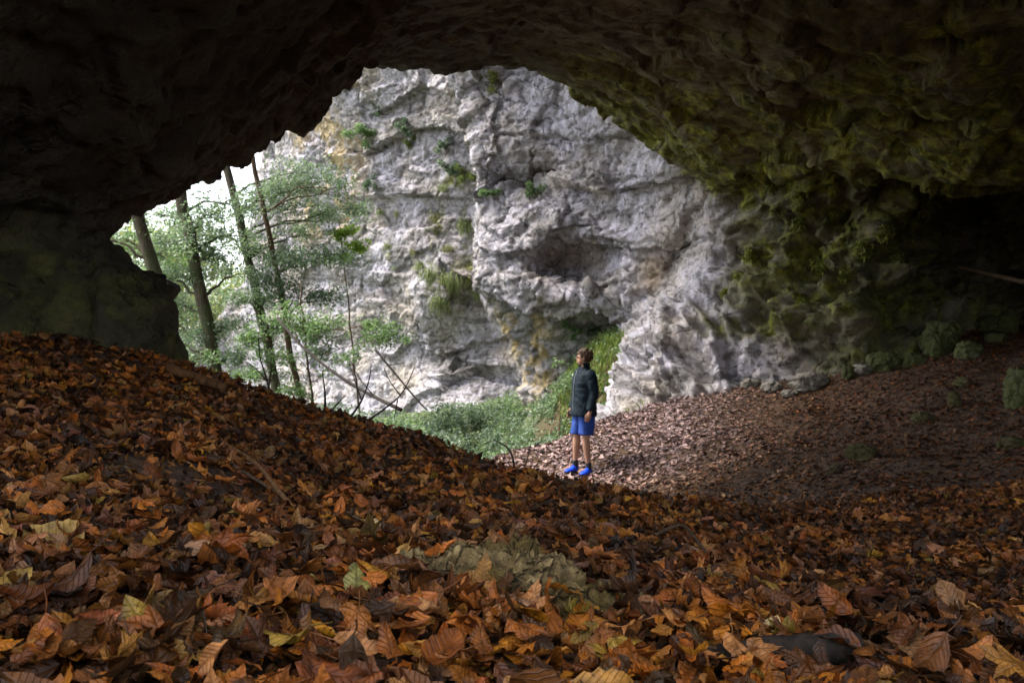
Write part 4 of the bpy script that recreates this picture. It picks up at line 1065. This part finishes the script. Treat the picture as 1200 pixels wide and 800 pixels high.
UNDER = [(455, 478, 15, .6, 'cool', 'low pale green shrub behind the arching bare stem'), (500, 498, 15, .65, 'cool', 'leafy pale green shrub behind the middle of the crest'), (545, 500, 17, .7, 'dark', 'broad dark green shrub below the cliff, left of the yellow streak'),
         (585, 490, 18, .7, 'cool', 'tallest bushy shrub under the cliff beside the yellow streak'), (560, 528, 14.2, .5, 'fresh', 'bright green leafy shrub at the left end of the ledge'), (600, 515, 15.2, .5, 'cool', 'white flecked shrub on the ledge just left of the person'),
         (635, 508, 15.8, .4, 'fresh', 'small green shrub behind the person at the ledge edge'), (410, 478, 16, .55, 'fresh', 'pale shrub behind the two tall bare stems on the crest'), (360, 470, 17, .6, 'cool', 'low shrub at the foot of the thin dark tree'),
         (285, 462, 18, .6, 'fresh', 'low shrub at the foot of the middle tree'), (240, 450, 18, .5, 'fresh', 'low shrub at the foot of the thick pale trunk'), (520, 470, 20, .6, 'dark', 'dark green shrub against the cliff foot under the overhang')]
for i, (px, py, d, R, pal, lab) in enumerate(UNDER):
    x, y, z = W(px, py, d); gz = float(ground_z(x, y)[0])
    c = (x, y, max(gz, z - R * 1.0) if z > gz else gz)
    shrub('leafy_shrub', (x, y, gz), R * .9 if z - gz < R * 1.3 else (z - gz) * .8, int(850 * (max(R, (z - gz)) / .6) ** 1.4), lab, pal, .075, 30 + i, 'leafy shrubs growing below the cliff')

WALLP = [(430, 160, .34, 260, 'fresh', 'brightest round green bush on the upper left of the cliff'), (474, 152, .26, 150, 'dark', 'dark bush in the crack right of the brightest bush'), (480, 168, .2, 80, 'grass', 'small green clump under the dark bush'),
         (520, 172, .25, 110, 'cool', 'thin bush hanging at the bend of the cliff ledge'), (528, 200, .28, 140, 'cool', 'green bush on the ledge left of the rock edge'), (548, 208, .26, 150, 'grass', 'green bush right against the rock edge'), (436, 215, .24, 90, 'dark', 'dark clump in a hollow of the left cliff'),
         (578, 228, .18, 90, 'fresh', 'small green plant on the rock edge under the notch'), (620, 228, .24, 100, 'fresh', 'small plant in the middle of the rock mass'), (672, 388, .22, 90, 'fresh', 'bright sprig on the rock above the person'),
         (440, 130, .2, 60, 'dark', 'dark tuft near the top of the left cliff'), (575, 95, .3, 80, 'olive', 'brown green tuft under the top edge of the cave mouth'), (700, 388, .2, 70, 'cool', 'small plant at the top of the green gully')]
for i, (px, py, R, cnt, pal, lab) in enumerate(WALLP):
    h, n_ = rock_hit(px, py)
    if h is None: continue
    R *= 1.35
    shrub('cliff_bush', (h.x, h.y - .03 - .2 * R, h.z), R, cnt * 8, lab, pal, .065, 60 + i, 'small bushes growing on the cliff', hang=True)

def tuft(name, c, n, wid, length, palette, label, group, cat='grass tuft', seed=1, lean=(0, -1, 0), drop=1.0):
    """long blades rooted on a ledge, arching out and hanging"""
    r = np.random.default_rng(seed); bg = Bag(); cols = np.array(GREENS[palette])
    for k in range(n):
        L = length * r.uniform(.4, 1.1); a = r.normal(0, .6); w = .006 * r.uniform(.7, 1.6)
        root = np.array([r.normal(0, .5) * wid, r.uniform(-.05, .08), r.normal(0, .28) * length]); L *= r.choice([.5, .8, 1.0])
        d = np.array([math.sin(a) * .5, lean[1] * r.uniform(.25, .8), 0])
        t = np.linspace(0, 1, 5)
        cu = root + d * (L * .55 * t[:, None] ** .8) + np.array([0, 0, 1]) * (L * (.35 * t - drop * t ** 1.8))[:, None]
        sd = np.array([math.cos(a), math.sin(a) * .3, 0.1]) * w * 1.6
        vs = np.concatenate([cu - sd * (1 - t ** 2)[:, None], cu + sd * (1 - t ** 2)[:, None]])
        bg.add(vs, [(i, i + 1, 6 + i, 5 + i) for i in range(4)], cols[r.integers(0, len(cols))] * r.uniform(.7, 1.4))
    o = bg.build(name, green_mat); o.location = c
    return tag(o, label, cat, group)
TUFTS = [(512, 258, .22, .5, 'long hanging grass tuft under the ledge, left of the rock edge'), (455, 290, .16, .35, 'small round tuft alone in the middle of the pale cliff'), (545, 268, .25, .6, 'grass tuft on the bend just left of the rock edge'), (525, 293, .25, .35, 'leafy tuft above the biggest hanging tuft'),
         (505, 325, .3, .75, 'big hanging grass tuft, left part of the largest green patch'), (528, 335, .35, 1.0, 'biggest hanging grass tuft in the middle of the cliff'), (550, 332, .22, .9, 'hanging grass tuft, right part of the largest green patch'), (515, 358, .3, .7, 'lowest hanging grass tuft of the largest green patch'),
         (492, 312, .15, .4, 'narrow tuft at the upper left of the largest green patch'), (484, 296, .12, .25, 'tiny tuft right of the round tuft'), (520, 222, .15, .3, 'short tuft under the ledge bush'), (445, 250, .12, .3, 'faint dry tuft on the left cliff'), (465, 252, .08, .3, 'narrow dry tuft beside the faint tuft'), (462, 315, .07, .2, 'tiny tuft below the round tuft'), (560, 345, .14, .6, 'thin hanging tuft at the foot of the rock edge')]
for i, (px, py, wd, ln, lab) in enumerate(TUFTS):
    h, n_ = rock_hit(px, py)
    if h is None: continue
    ln *= .62
    tuft('grass_tuft', (h.x, h.y - .09, h.z + ln * .2), int(150 * wd / .2), wd, ln, 'grass' if i % 3 else 'olive', lab, 'grass tufts hanging on the cliff', seed=80 + i)
# the green gully between the rock mass and the buttress
r = np.random.default_rng(99); bg = Bag()
for k in range(5200):
    x = r.uniform(1.0, 4.2); y = r.uniform(16.2, 21.0)
    z = float(ground_z(x, y)[0])
    hgt = r.uniform(.15, .42); a = r.uniform(0, 6.3); t = np.linspace(0, 1, 4); w = .016
    cu = np.array([x, y, z]) + np.outer(t ** 1.5, [math.cos(a) * .2, math.sin(a) * .2 - .12, 0]) + np.outer(t * (1.2 - .5 * t), [0, 0, hgt])
    sd = np.array([math.sin(a), -math.cos(a), 0]) * w
    bg.add(np.concatenate([cu - sd * (1 - t ** 2)[:, None], cu + sd * (1 - t ** 2)[:, None]]), [(i, i + 1, 5 + i, 4 + i) for i in range(3)], np.array(GREENS['grass'][k % 3]) * r.uniform(.7, 1.7))
for k in range(120):
    x = r.uniform(1.2, 3.8); y = r.uniform(16.4, 20.8); z = float(ground_z(x, y)[0])
    leaf_cloud(bg, [(x, y, z + .15)], [(.25, .25, .12)], [40], .07, GREENS['fresh'], r)
gr = bg.build('gully_grass', green_mat); tag(gr, 'bright green grass and weeds filling the gully behind the person', 'grass', kind='stuff')
bg = Bag()
for k in range(1900):
    x = r.uniform(-9, 1.7); y = r.uniform(13.2, 23.5)
    if k >= 1250: x = r.uniform(-4, 1.0); y = r.uniform(15.5, 24)
    elif k >= 900: x = r.uniform(-.7, 1.5); y = r.uniform(14.6, 19.5)
    if y < np.interp(x, [-3, -.3, .5, 1.5], [12.4, 13.3, 14.7, 16.3]): continue
    z = float(ground_z(x, y)[0]); leaf_cloud(bg, [(x, y, z + .1)], [(.4, .4, .16)], [46], .075, GREENS['cool' if k % 3 else 'fresh'], r)
gr = bg.build('ground_cover', green_mat); tag(gr, 'low green undergrowth covering the slope below the cliff', 'undergrowth', kind='stuff')
# a thin sapling in front of the yellow streak
shr = empty('sapling', on_ground(655, 515, 15.0)); tag(shr, 'thin bare sapling with a few leaves just left of the person', 'sapling')
gz = shr.location; top = np.array(W(652, 418, 15.2)) - np.array(gz)
wood('stem', [(0, 0, -.05), tuple(top * .5 + np.array([.05, 0, 0])), tuple(top)], .009, .004, bark_dead, None, None, parent=shr, seg=6)
bg = Bag(); r2 = np.random.default_rng(4)
leaf_cloud(bg, [top * s + r2.normal(0, .08, 3) for s in (.35, .55, .7, .85, 1.0)], [(.16, .16, .1)] * 5, [16] * 5, .085, GREENS['fresh'], r2); bg.build('foliage', green_mat, shr)
# leafy moss cushions on the cave wall
MOSS = [(880, 300, .3, 'lowest bright moss clump where the pale rock ends'), (868, 325, .25, 'moss clump hanging over the top of the buttress'), (940, 232, .32, 'brightest leafy moss clump under the ceiling brow'), (935, 265, .2, 'narrow moss clump below the brightest one'), (905, 215, .28, 'moss clump at the top left of the wall by the pale rock'),
        (1012, 292, .3, 'moss clump on a dark ledge in the middle of the wall'), (1035, 275, .25, 'moss clump at the right end of the dark ledge'), (1085, 245, .28, 'moss clump at the edge of the dark recess'), (960, 310, .25, 'moss clump left of the dark ledge'), (990, 322, .22, 'drooping moss clump below the dark ledge'),
        (940, 350, .22, 'faint moss clump low on the wall'), (1050, 305, .2, 'small moss clump beside the recess'), (850, 345, .2, 'thin moss clump on the buttress shoulder'), (975, 250, .22, 'moss clump right of the brightest one')]
for i, (px, py, R, lab) in enumerate(MOSS):
    h, n_ = rock_hit(px, py)
    if h is None: continue
    bg = Bag(); r2 = np.random.default_rng(200 + i)
    leaf_cloud(bg, [r2.normal(0, R * .13, 3) * [1, .3, 1.] for q in range(9)], [(R * .5, R * .35, R * .5)] * 9, [44] * 9, .06, GREENS['moss'], r2, flat=.8, gaps=-9)
    o = bg.build('moss_clump', green_mat); o.location = (h.x, h.y, h.z); tag(o, lab, 'moss', 'moss clumps on the cave wall')
# ------------------------------------------------------------------ the person at the mouth of the cave
def ellipsoid(c, r, rz=0.0, sub=3, pivot=None):
    bm = bmesh.new(); bmesh.ops.create_icosphere(bm, subdivisions=sub, radius=1.0)
    P = np.array([v.co[:] for v in bm.verts]) * np.asarray(r) + np.asarray(c); F = [tuple(v.index for v in f.verts) for f in bm.faces]; bm.free()
    return P, F
def rot_about(P, pivot, a):
    c, s = math.cos(a), math.sin(a); q = P - pivot
    return np.stack([q[:, 0] * c - q[:, 1] * s, q[:, 0] * s + q[:, 1] * c, q[:, 2]], 1) + pivot
def limb_tube(pts, radii, n=16, seg=14):
    k = spline(pts, n); t0 = np.linspace(0, 1, len(radii)); return tube(k, np.interp(np.linspace(0, 1, n), t0, radii), seg, 0, 0)
def rings(rows, seg=28, y0=0.0):
    """rows: (z, half width x, half depth y, centre y)"""
    vs = [(a * math.copysign(abs(math.cos(t)) ** .85, math.cos(t)), cy + b_ * math.copysign(abs(math.sin(t)) ** .85, math.sin(t)), z) for z, a, b_, cy in rows for t in [2 * math.pi * j / seg for j in range(seg)]]
    n = len(rows)
    fs = [(i * seg + j, i * seg + (j + 1) % seg, (i + 1) * seg + (j + 1) % seg, (i + 1) * seg + j) for i in range(n - 1) for j in range(seg)]
    fs += [tuple(range(seg))[::-1], tuple((n - 1) * seg + j for j in range(seg))]
    return np.array(vs), fs
def fuse(name, parts, voxel, mat, parent, smooth=6, wrinkle=0.0, seed=0, cut=None):
    bm_v, bm_f, o_ = [], [], 0
    for v, f in parts:
        bm_v.append(np.asarray(v)); bm_f += [tuple(int(i) + o_ for i in q) for q in f]; o_ += len(v)
    V_ = np.concatenate(bm_v); me = bpy.data.meshes.new('tmp'); me.from_pydata(V_.tolist(), [], bm_f)
    bm = bmesh.new(); bm.from_mesh(me); bmesh.ops.recalc_face_normals(bm, faces=bm.faces); bm.to_mesh(me); bm.free()
    ob = bpy.data.objects.new('tmp', me); COL.objects.link(ob)
    m = ob.modifiers.new('r', 'REMESH'); m.mode = 'VOXEL'; m.voxel_size = voxel
    if smooth: s = ob.modifiers.new('s', 'SMOOTH'); s.iterations = smooth; s.factor = .5
    em = bpy.data.meshes.new_from_object(ob.evaluated_get(bpy.context.evaluated_depsgraph_get()))
    bpy.data.objects.remove(ob); bpy.data.meshes.remove(me)
    nv = len(em.vertices); P = np.empty(nv * 3, np.float32); em.vertices.foreach_get('co', P); P = P.reshape(-1, 3)
    if wrinkle:
        Nn = np.empty(nv * 3, np.float32); em.vertex_normals.foreach_get('vector', Nn); Nn = Nn.reshape(-1, 3)
        Pw = P * np.array([8, 8, 5]) + P[:, 2:3] * np.array([3, 2, 3]) + .5 * perlin(P * 5, seed)[:, None]
        P = P + Nn * (wrinkle * (ridged(Pw, 2, .5, seed) - .5) + wrinkle * .8 * perlin(P * 4, seed + 3))[:, None]
        em.vertices.foreach_set('co', P.ravel())
    em.name = name; em.materials.clear(); em.materials.append(mat); em.polygons.foreach_set('use_smooth', [True] * len(em.polygons)); em.update()
    o = bpy.data.objects.new(name, em); COL.objects.link(o); o.parent = parent
    return o
def cloth_mat(name, c, rough=.7, var=.25, scale=30, spec=.3):
    m, nt, bs = new_mat(name); b = NB(nt); tc = b.n('ShaderNodeTexCoord').outputs['Object']
    n1 = b.noise(tc, scale, 3, .6)
    nt.links.new(b.ramp(n1, [(.3, tuple(x * (1 - var) for x in c)), (.7, tuple(x * (1 + var) for x in c))]), bs.inputs['Base Color'])
    bs.inputs['Roughness'].default_value = rough; bs.inputs['Specular IOR Level'].default_value = spec
    nt.links.new(b.bump(n1, .4, .004), bs.inputs['Normal']); return m
skin_mat = cloth_mat('skin', (.34, .19, .125), .5, .1, 12)
jacket_mat = cloth_mat('navy_jacket', (.004, .013, .022), .75, .3, 14, .2)  # jacket and shorts darkened in colour to stand in for backlit shade
shorts_mat = cloth_mat('blue_shorts', (.014, .05, .25), .7, .2, 20)
hair_mat = cloth_mat('brown_hair', (.065, .035, .018), .55, .5, 70)
shoe_mat = cloth_mat('blue_shoe', (.012, .07, .75), .45, .2, 40)
sole_mat = cloth_mat('dark_sole', (.015, .015, .02), .6, .2, 40)
sock_mat = cloth_mat('dark_sock', (.02, .022, .03), .8, .2, 40)
light_mat = cloth_mat('pale_zip', (.35, .36, .38), .4, .1, 40)
eye_mat = cloth_mat('eye', (.02, .015, .012), .2, .1, 40)

px_, py_, pz_ = ground_hit(684, 553); pz_ += .012
TH = math.radians(-68)
person = empty('person', (px_, py_, pz_), TH)
person.scale = (.955,) * 3
tag(person, 'person in navy jacket, blue shorts and bright blue shoes standing at the cave mouth', 'person')
def glocal(x, y):
    c, s = math.cos(TH), math.sin(TH); return float(ground_z(px_ + x * c - y * s, py_ + x * s + y * c)[0]) + .012 - pz_
FEET = {}
for s_, fy_ in ((1, .02), (-1, -.10)):
    FEET[s_] = (s_ * .095, fy_, glocal(s_ * .095, fy_ - .06))
HP = np.array([0, .01, 1.62]); HA = math.radians(-34)
def legs(s_):
    fx_, fy_, fz_ = FEET[s_]
    return limb_tube([(s_ * .09, .01, .93), (s_ * .095, (fy_ - .01) * .4 - .02, .50), (fx_, fy_ + .01, .10 + fz_), (fx_, fy_ + .005, .05 + fz_)], [.088, .080, .066, .055, .054, .056, .046, .036, .036], 22)
def foot(s_):
    fx_, fy_, fz_ = FEET[s_]
    return limb_tube([(fx_, fy_ + .03, .05 + fz_), (fx_ + s_ * .012, fy_ - .08, .045 + fz_), (fx_ + s_ * .02, fy_ - .15, .035 + fz_)], [.034, .036, .028], 8)
SH = {1: ((.175, .02, 1.405), (.235, .055, 1.12), (.235, -.02, .865)), -1: ((-.175, .02, 1.405), (-.235, .03, 1.12), (-.215, -.09, .885))}
def hand(s_):
    w = np.array(SH[s_][2]); e = np.array(SH[s_][1]); d = (w - e) / np.linalg.norm(w - e)
    fwd = np.array([0, -1, 0]) - d * np.dot([0, -1, 0], d); fwd /= np.linalg.norm(fwd); inn = np.cross(d, fwd) * s_
    if inn[0] * s_ > 0: inn = -inn
    out = [limb_tube([w - d * .03, w + d * .03, w + d * .075], [.026, .030, .030], 6)]
    out.append(ellipsoid(w + d * .055, (.020, .038, .048)))
    for i, (o_, L) in enumerate(((.030, .066), (.011, .076), (-.009, .070), (-.027, .055))):
        b0 = w + d * .080 + fwd * o_; out.append(limb_tube([b0 - d * .02, b0 + d * L * .45 + inn * .004, b0 + d * L * .8 + inn * .018, b0 + d * L * .92 + inn * .034], [.0095, .009, .008, .0065], 9, 8))
    b0 = w + d * .025 + fwd * .026; out.append(limb_tube([b0, b0 + d * .03 + fwd * .022 + inn * .008, b0 + d * .065 + fwd * .020 + inn * .018], [.012, .0105, .008], 8, 8))
    return out
head = [ellipsoid((0, .012, 1.655), (.075, .096, .100)), ellipsoid((0, -.028, 1.588), (.056, .066, .068)), ellipsoid((0, -.062, 1.560), (.030, .026, .022)), ellipsoid((0, -.088, 1.655), (.045, .014, .014)),
        limb_tube([(0, -.083, 1.648), (0, -.104, 1.625), (0, -.108, 1.612), (0, -.09, 1.607)], [.008, .011, .014, .010], 8, 8), ellipsoid((0, -.089, 1.583), (.022, .012, .009)),
        ellipsoid((.076, .016, 1.628), (.010, .020, .031)), ellipsoid((-.076, .016, 1.628), (.010, .020, .031))]
head = [(rot_about(np.asarray(v), HP, HA), f) for v, f in head]
parts = head + [limb_tube([(0, .03, 1.44), (0, .02, 1.53), (0, .012, 1.60)], [.066, .056, .056], 8), rings([(.88, .15, .10, .01), (.98, .16, .11, .01), (1.1, .14, .095, 0), (1.3, .165, .11, .005), (1.40, .165, .09, .01), (1.45, .10, .07, .02), (1.48, .06, .055, .02)])]
for s_ in (1, -1):
    parts += [legs(s_), foot(s_), limb_tube(list(SH[s_]), [.052, .046, .038, .038, .034, .025], 20)] + hand(s_)
body = fuse('body', parts, .0065, skin_mat, person, 5)
# eyes
for s_ in (1, -1):
    P, F = ellipsoid((s_ * .030, -.084, 1.640), (.007, .005, .005), sub=2); P = rot_about(P, HP, HA); mesh_obj('eye', P, F, eye_mat, person)
# hair: a thick cap with a fringe, short at the neck
P, F = ellipsoid((0, .022, 1.668), (.094, .114, .108), sub=5)
hn = fbm(P * np.array([38, 38, 14]), 3, .7, 4); d_ = (P - np.array([0, .02, 1.66])); d_ /= np.linalg.norm(d_, axis=1)[:, None]
P = P + d_ * (hn * .018)[:, None]
front = P[:, 1] < -.045 + .02 * hn
low = P[:, 2] < np.where(P[:, 1] < .0, 1.635, 1.565) + .008 * hn
keepv = ~((front & (P[:, 2] < 1.685)) | low)
F2_ = [f for f in F if all(keepv[i] for i in f)]
u_ = sorted({i for f in F2_ for i in f}); mp_ = {a: k for k, a in enumerate(u_)}
ho = mesh_obj('hair', rot_about(P[u_], HP, HA), [tuple(mp_[i] for i in f) for f in F2_], hair_mat, person)
md = ho.modifiers.new('t', 'SOLIDIFY'); md.thickness = .014; md.offset = -1
# jacket
jp = [rings([(.80, .222, .172, -.005), (.83, .226, .178, -.005), (.9, .222, .17, -.005), (1.0, .212, .165, 0), (1.12, .205, .16, 0), (1.28, .215, .155, .0), (1.38, .205, .13, .01), (1.43, .16, .11, .015), (1.47, .10, .09, .015), (1.50, .082, .085, .01)])]
for s_ in (1, -1):
    a, e, w = SH[s_]; jp.append(limb_tube([(a[0] * .75, a[1], a[2] + .0), (a[0] + s_ * .02, a[1], a[2] - .03), e, (w[0], w[1], w[2] + .02)], [.085, .083, .078, .070, .064, .058, .052, .050], 26, 18))
jacket = fuse('jacket', jp, .010, jacket_mat, person, 8, .008, 5)
cr_ = rings([(1.475, .086, .088, .008), (1.50, .086, .088, .004), (1.535, .088, .092, -.002), (1.565, .096, .100, -.012)], 28)
nseg = 28
cf = [f for f in cr_[1] if len(f) == 4 and not (sum(cr_[0][i][1] for i in f) / 4 < -.05 )]
co_ = mesh_obj('collar', cr_[0], cf, jacket_mat, jacket); md = co_.modifiers.new('t', 'SOLIDIFY'); md.thickness = .010
zp = limb_tube([(.0, -.102, 1.46), (.0, -.148, 1.36), (.0, -.168, 1.2), (.0, -.172, 1.0), (.0, -.175, .86)], [.004, .004], 14, 6); mesh_obj('zip', zp[0], zp[1], light_mat, jacket)
# shorts
sp_ = [rings([(.80, .16, .13, .01), (.88, .178, .138, .01), (1.0, .17, .125, .01)])]
for s_ in (1, -1):
    fy_ = FEET[s_][1]; sp_.append(rings([(.535, .097, .108, (fy_ - .01) * .36 - .01), (.66, .10, .112, (fy_ - .01) * .25), (.80, .098, .12, .0), (.88, .09, .115, .01)])); v_ = sp_[-1][0]; v_[:, 0] += s_ * .092
shorts = fuse('shorts', sp_, .009, shorts_mat, person, 6, .006, 9)
# socks and shoes
for s_ in (1, -1):
    fx_, fy_, fz_ = FEET[s_]
    sk = limb_tube([(fx_, fy_ + .006, .06 + fz_), (fx_, fy_ + .012, .11 + fz_), (fx_ * .998, fy_ + .008, .165 + fz_)], [.043, .041, .044], 8); mesh_obj('sock', sk[0], sk[1], sock_mat, person)
    ax = [(.065, .030, .020, .050), (.055, .040, .006, .085), (.02, .043, .006, .092), (-.03, .045, .006, .090), (-.08, .050, .006, .072), (-.13, .052, .006, .056), (-.175, .045, .008, .046), (-.205, .026, .014, .034)]
    vs, n_ = [], 16
    for y_, hw, z0, z1 in ax:
        for j in range(n_):
            t = 2 * math.pi * j / n_; cx_, sz_ = math.cos(t), math.sin(t)
            vs.append((hw * math.copysign(abs(cx_) ** .7, cx_) * (1 - .22 * max(sz_, 0)), y_, (z0 + z1) / 2 + (z1 - z0) / 2 * math.copysign(abs(sz_) ** .7, sz_)))
    fs_ = [(i * n_ + j, i * n_ + (j + 1) % n_, (i + 1) * n_ + (j + 1) % n_, (i + 1) * n_ + j) for i in range(len(ax) - 1) for j in range(n_)] + [tuple(range(n_))[::-1], tuple((len(ax) - 1) * n_ + j for j in range(n_))]
    vs = np.array(vs); yaw = math.radians(-4 - 14 * s_)
    place = lambda q: rot_about(np.asarray(q), np.zeros(3), math.radians(34) * (1 if s_ > 0 else .75)) + np.array([fx_, fy_, fz_])
    sh = fuse('shoe', [(place(vs), fs_)], .006, shoe_mat, person, 4)
    sv = [(hw * 1.05 * sx, y_ * 1.02, z) for z in (-.012, .016) for (y_, hw, _a, _b) in ax for sx in (-1, 1)]
    m_ = len(ax); sf = []
    for i in range(m_ - 1):
        a = i * 2; sf += [(a, a + 1, a + 3, a + 2), (2 * m_ + a, 2 * m_ + a + 2, 2 * m_ + a + 3, 2 * m_ + a + 1), (a, a + 2, 2 * m_ + a + 2, 2 * m_ + a), (a + 1, 2 * m_ + a + 1, 2 * m_ + a + 3, a + 3)]
    sf += [(0, 2 * m_, 2 * m_ + 1, 1), (2 * m_ - 2, 2 * m_ - 1, 4 * m_ - 1, 4 * m_ - 2)]
    mesh_obj('sole', place(np.array(sv)), sf, sole_mat, sh, smooth=False)
    for k in range(3):
        y_ = -.02 - .03 * k; zt = np.interp(-y_, [.03, .08, .13], [.092, .074, .058])
        lc = limb_tube([(-.026, y_, zt - .012), (0, y_ - .004, zt + .004), (.026, y_, zt - .012)], [.004, .004], 6, 5); mesh_obj('lace', place(lc[0]), lc[1], light_mat if k == 0 else shoe_mat, sh)
setup_light(sky=.15, sun=2.1, elev=56, azim=280, exposure=2.0, angle=24); setup_camera()
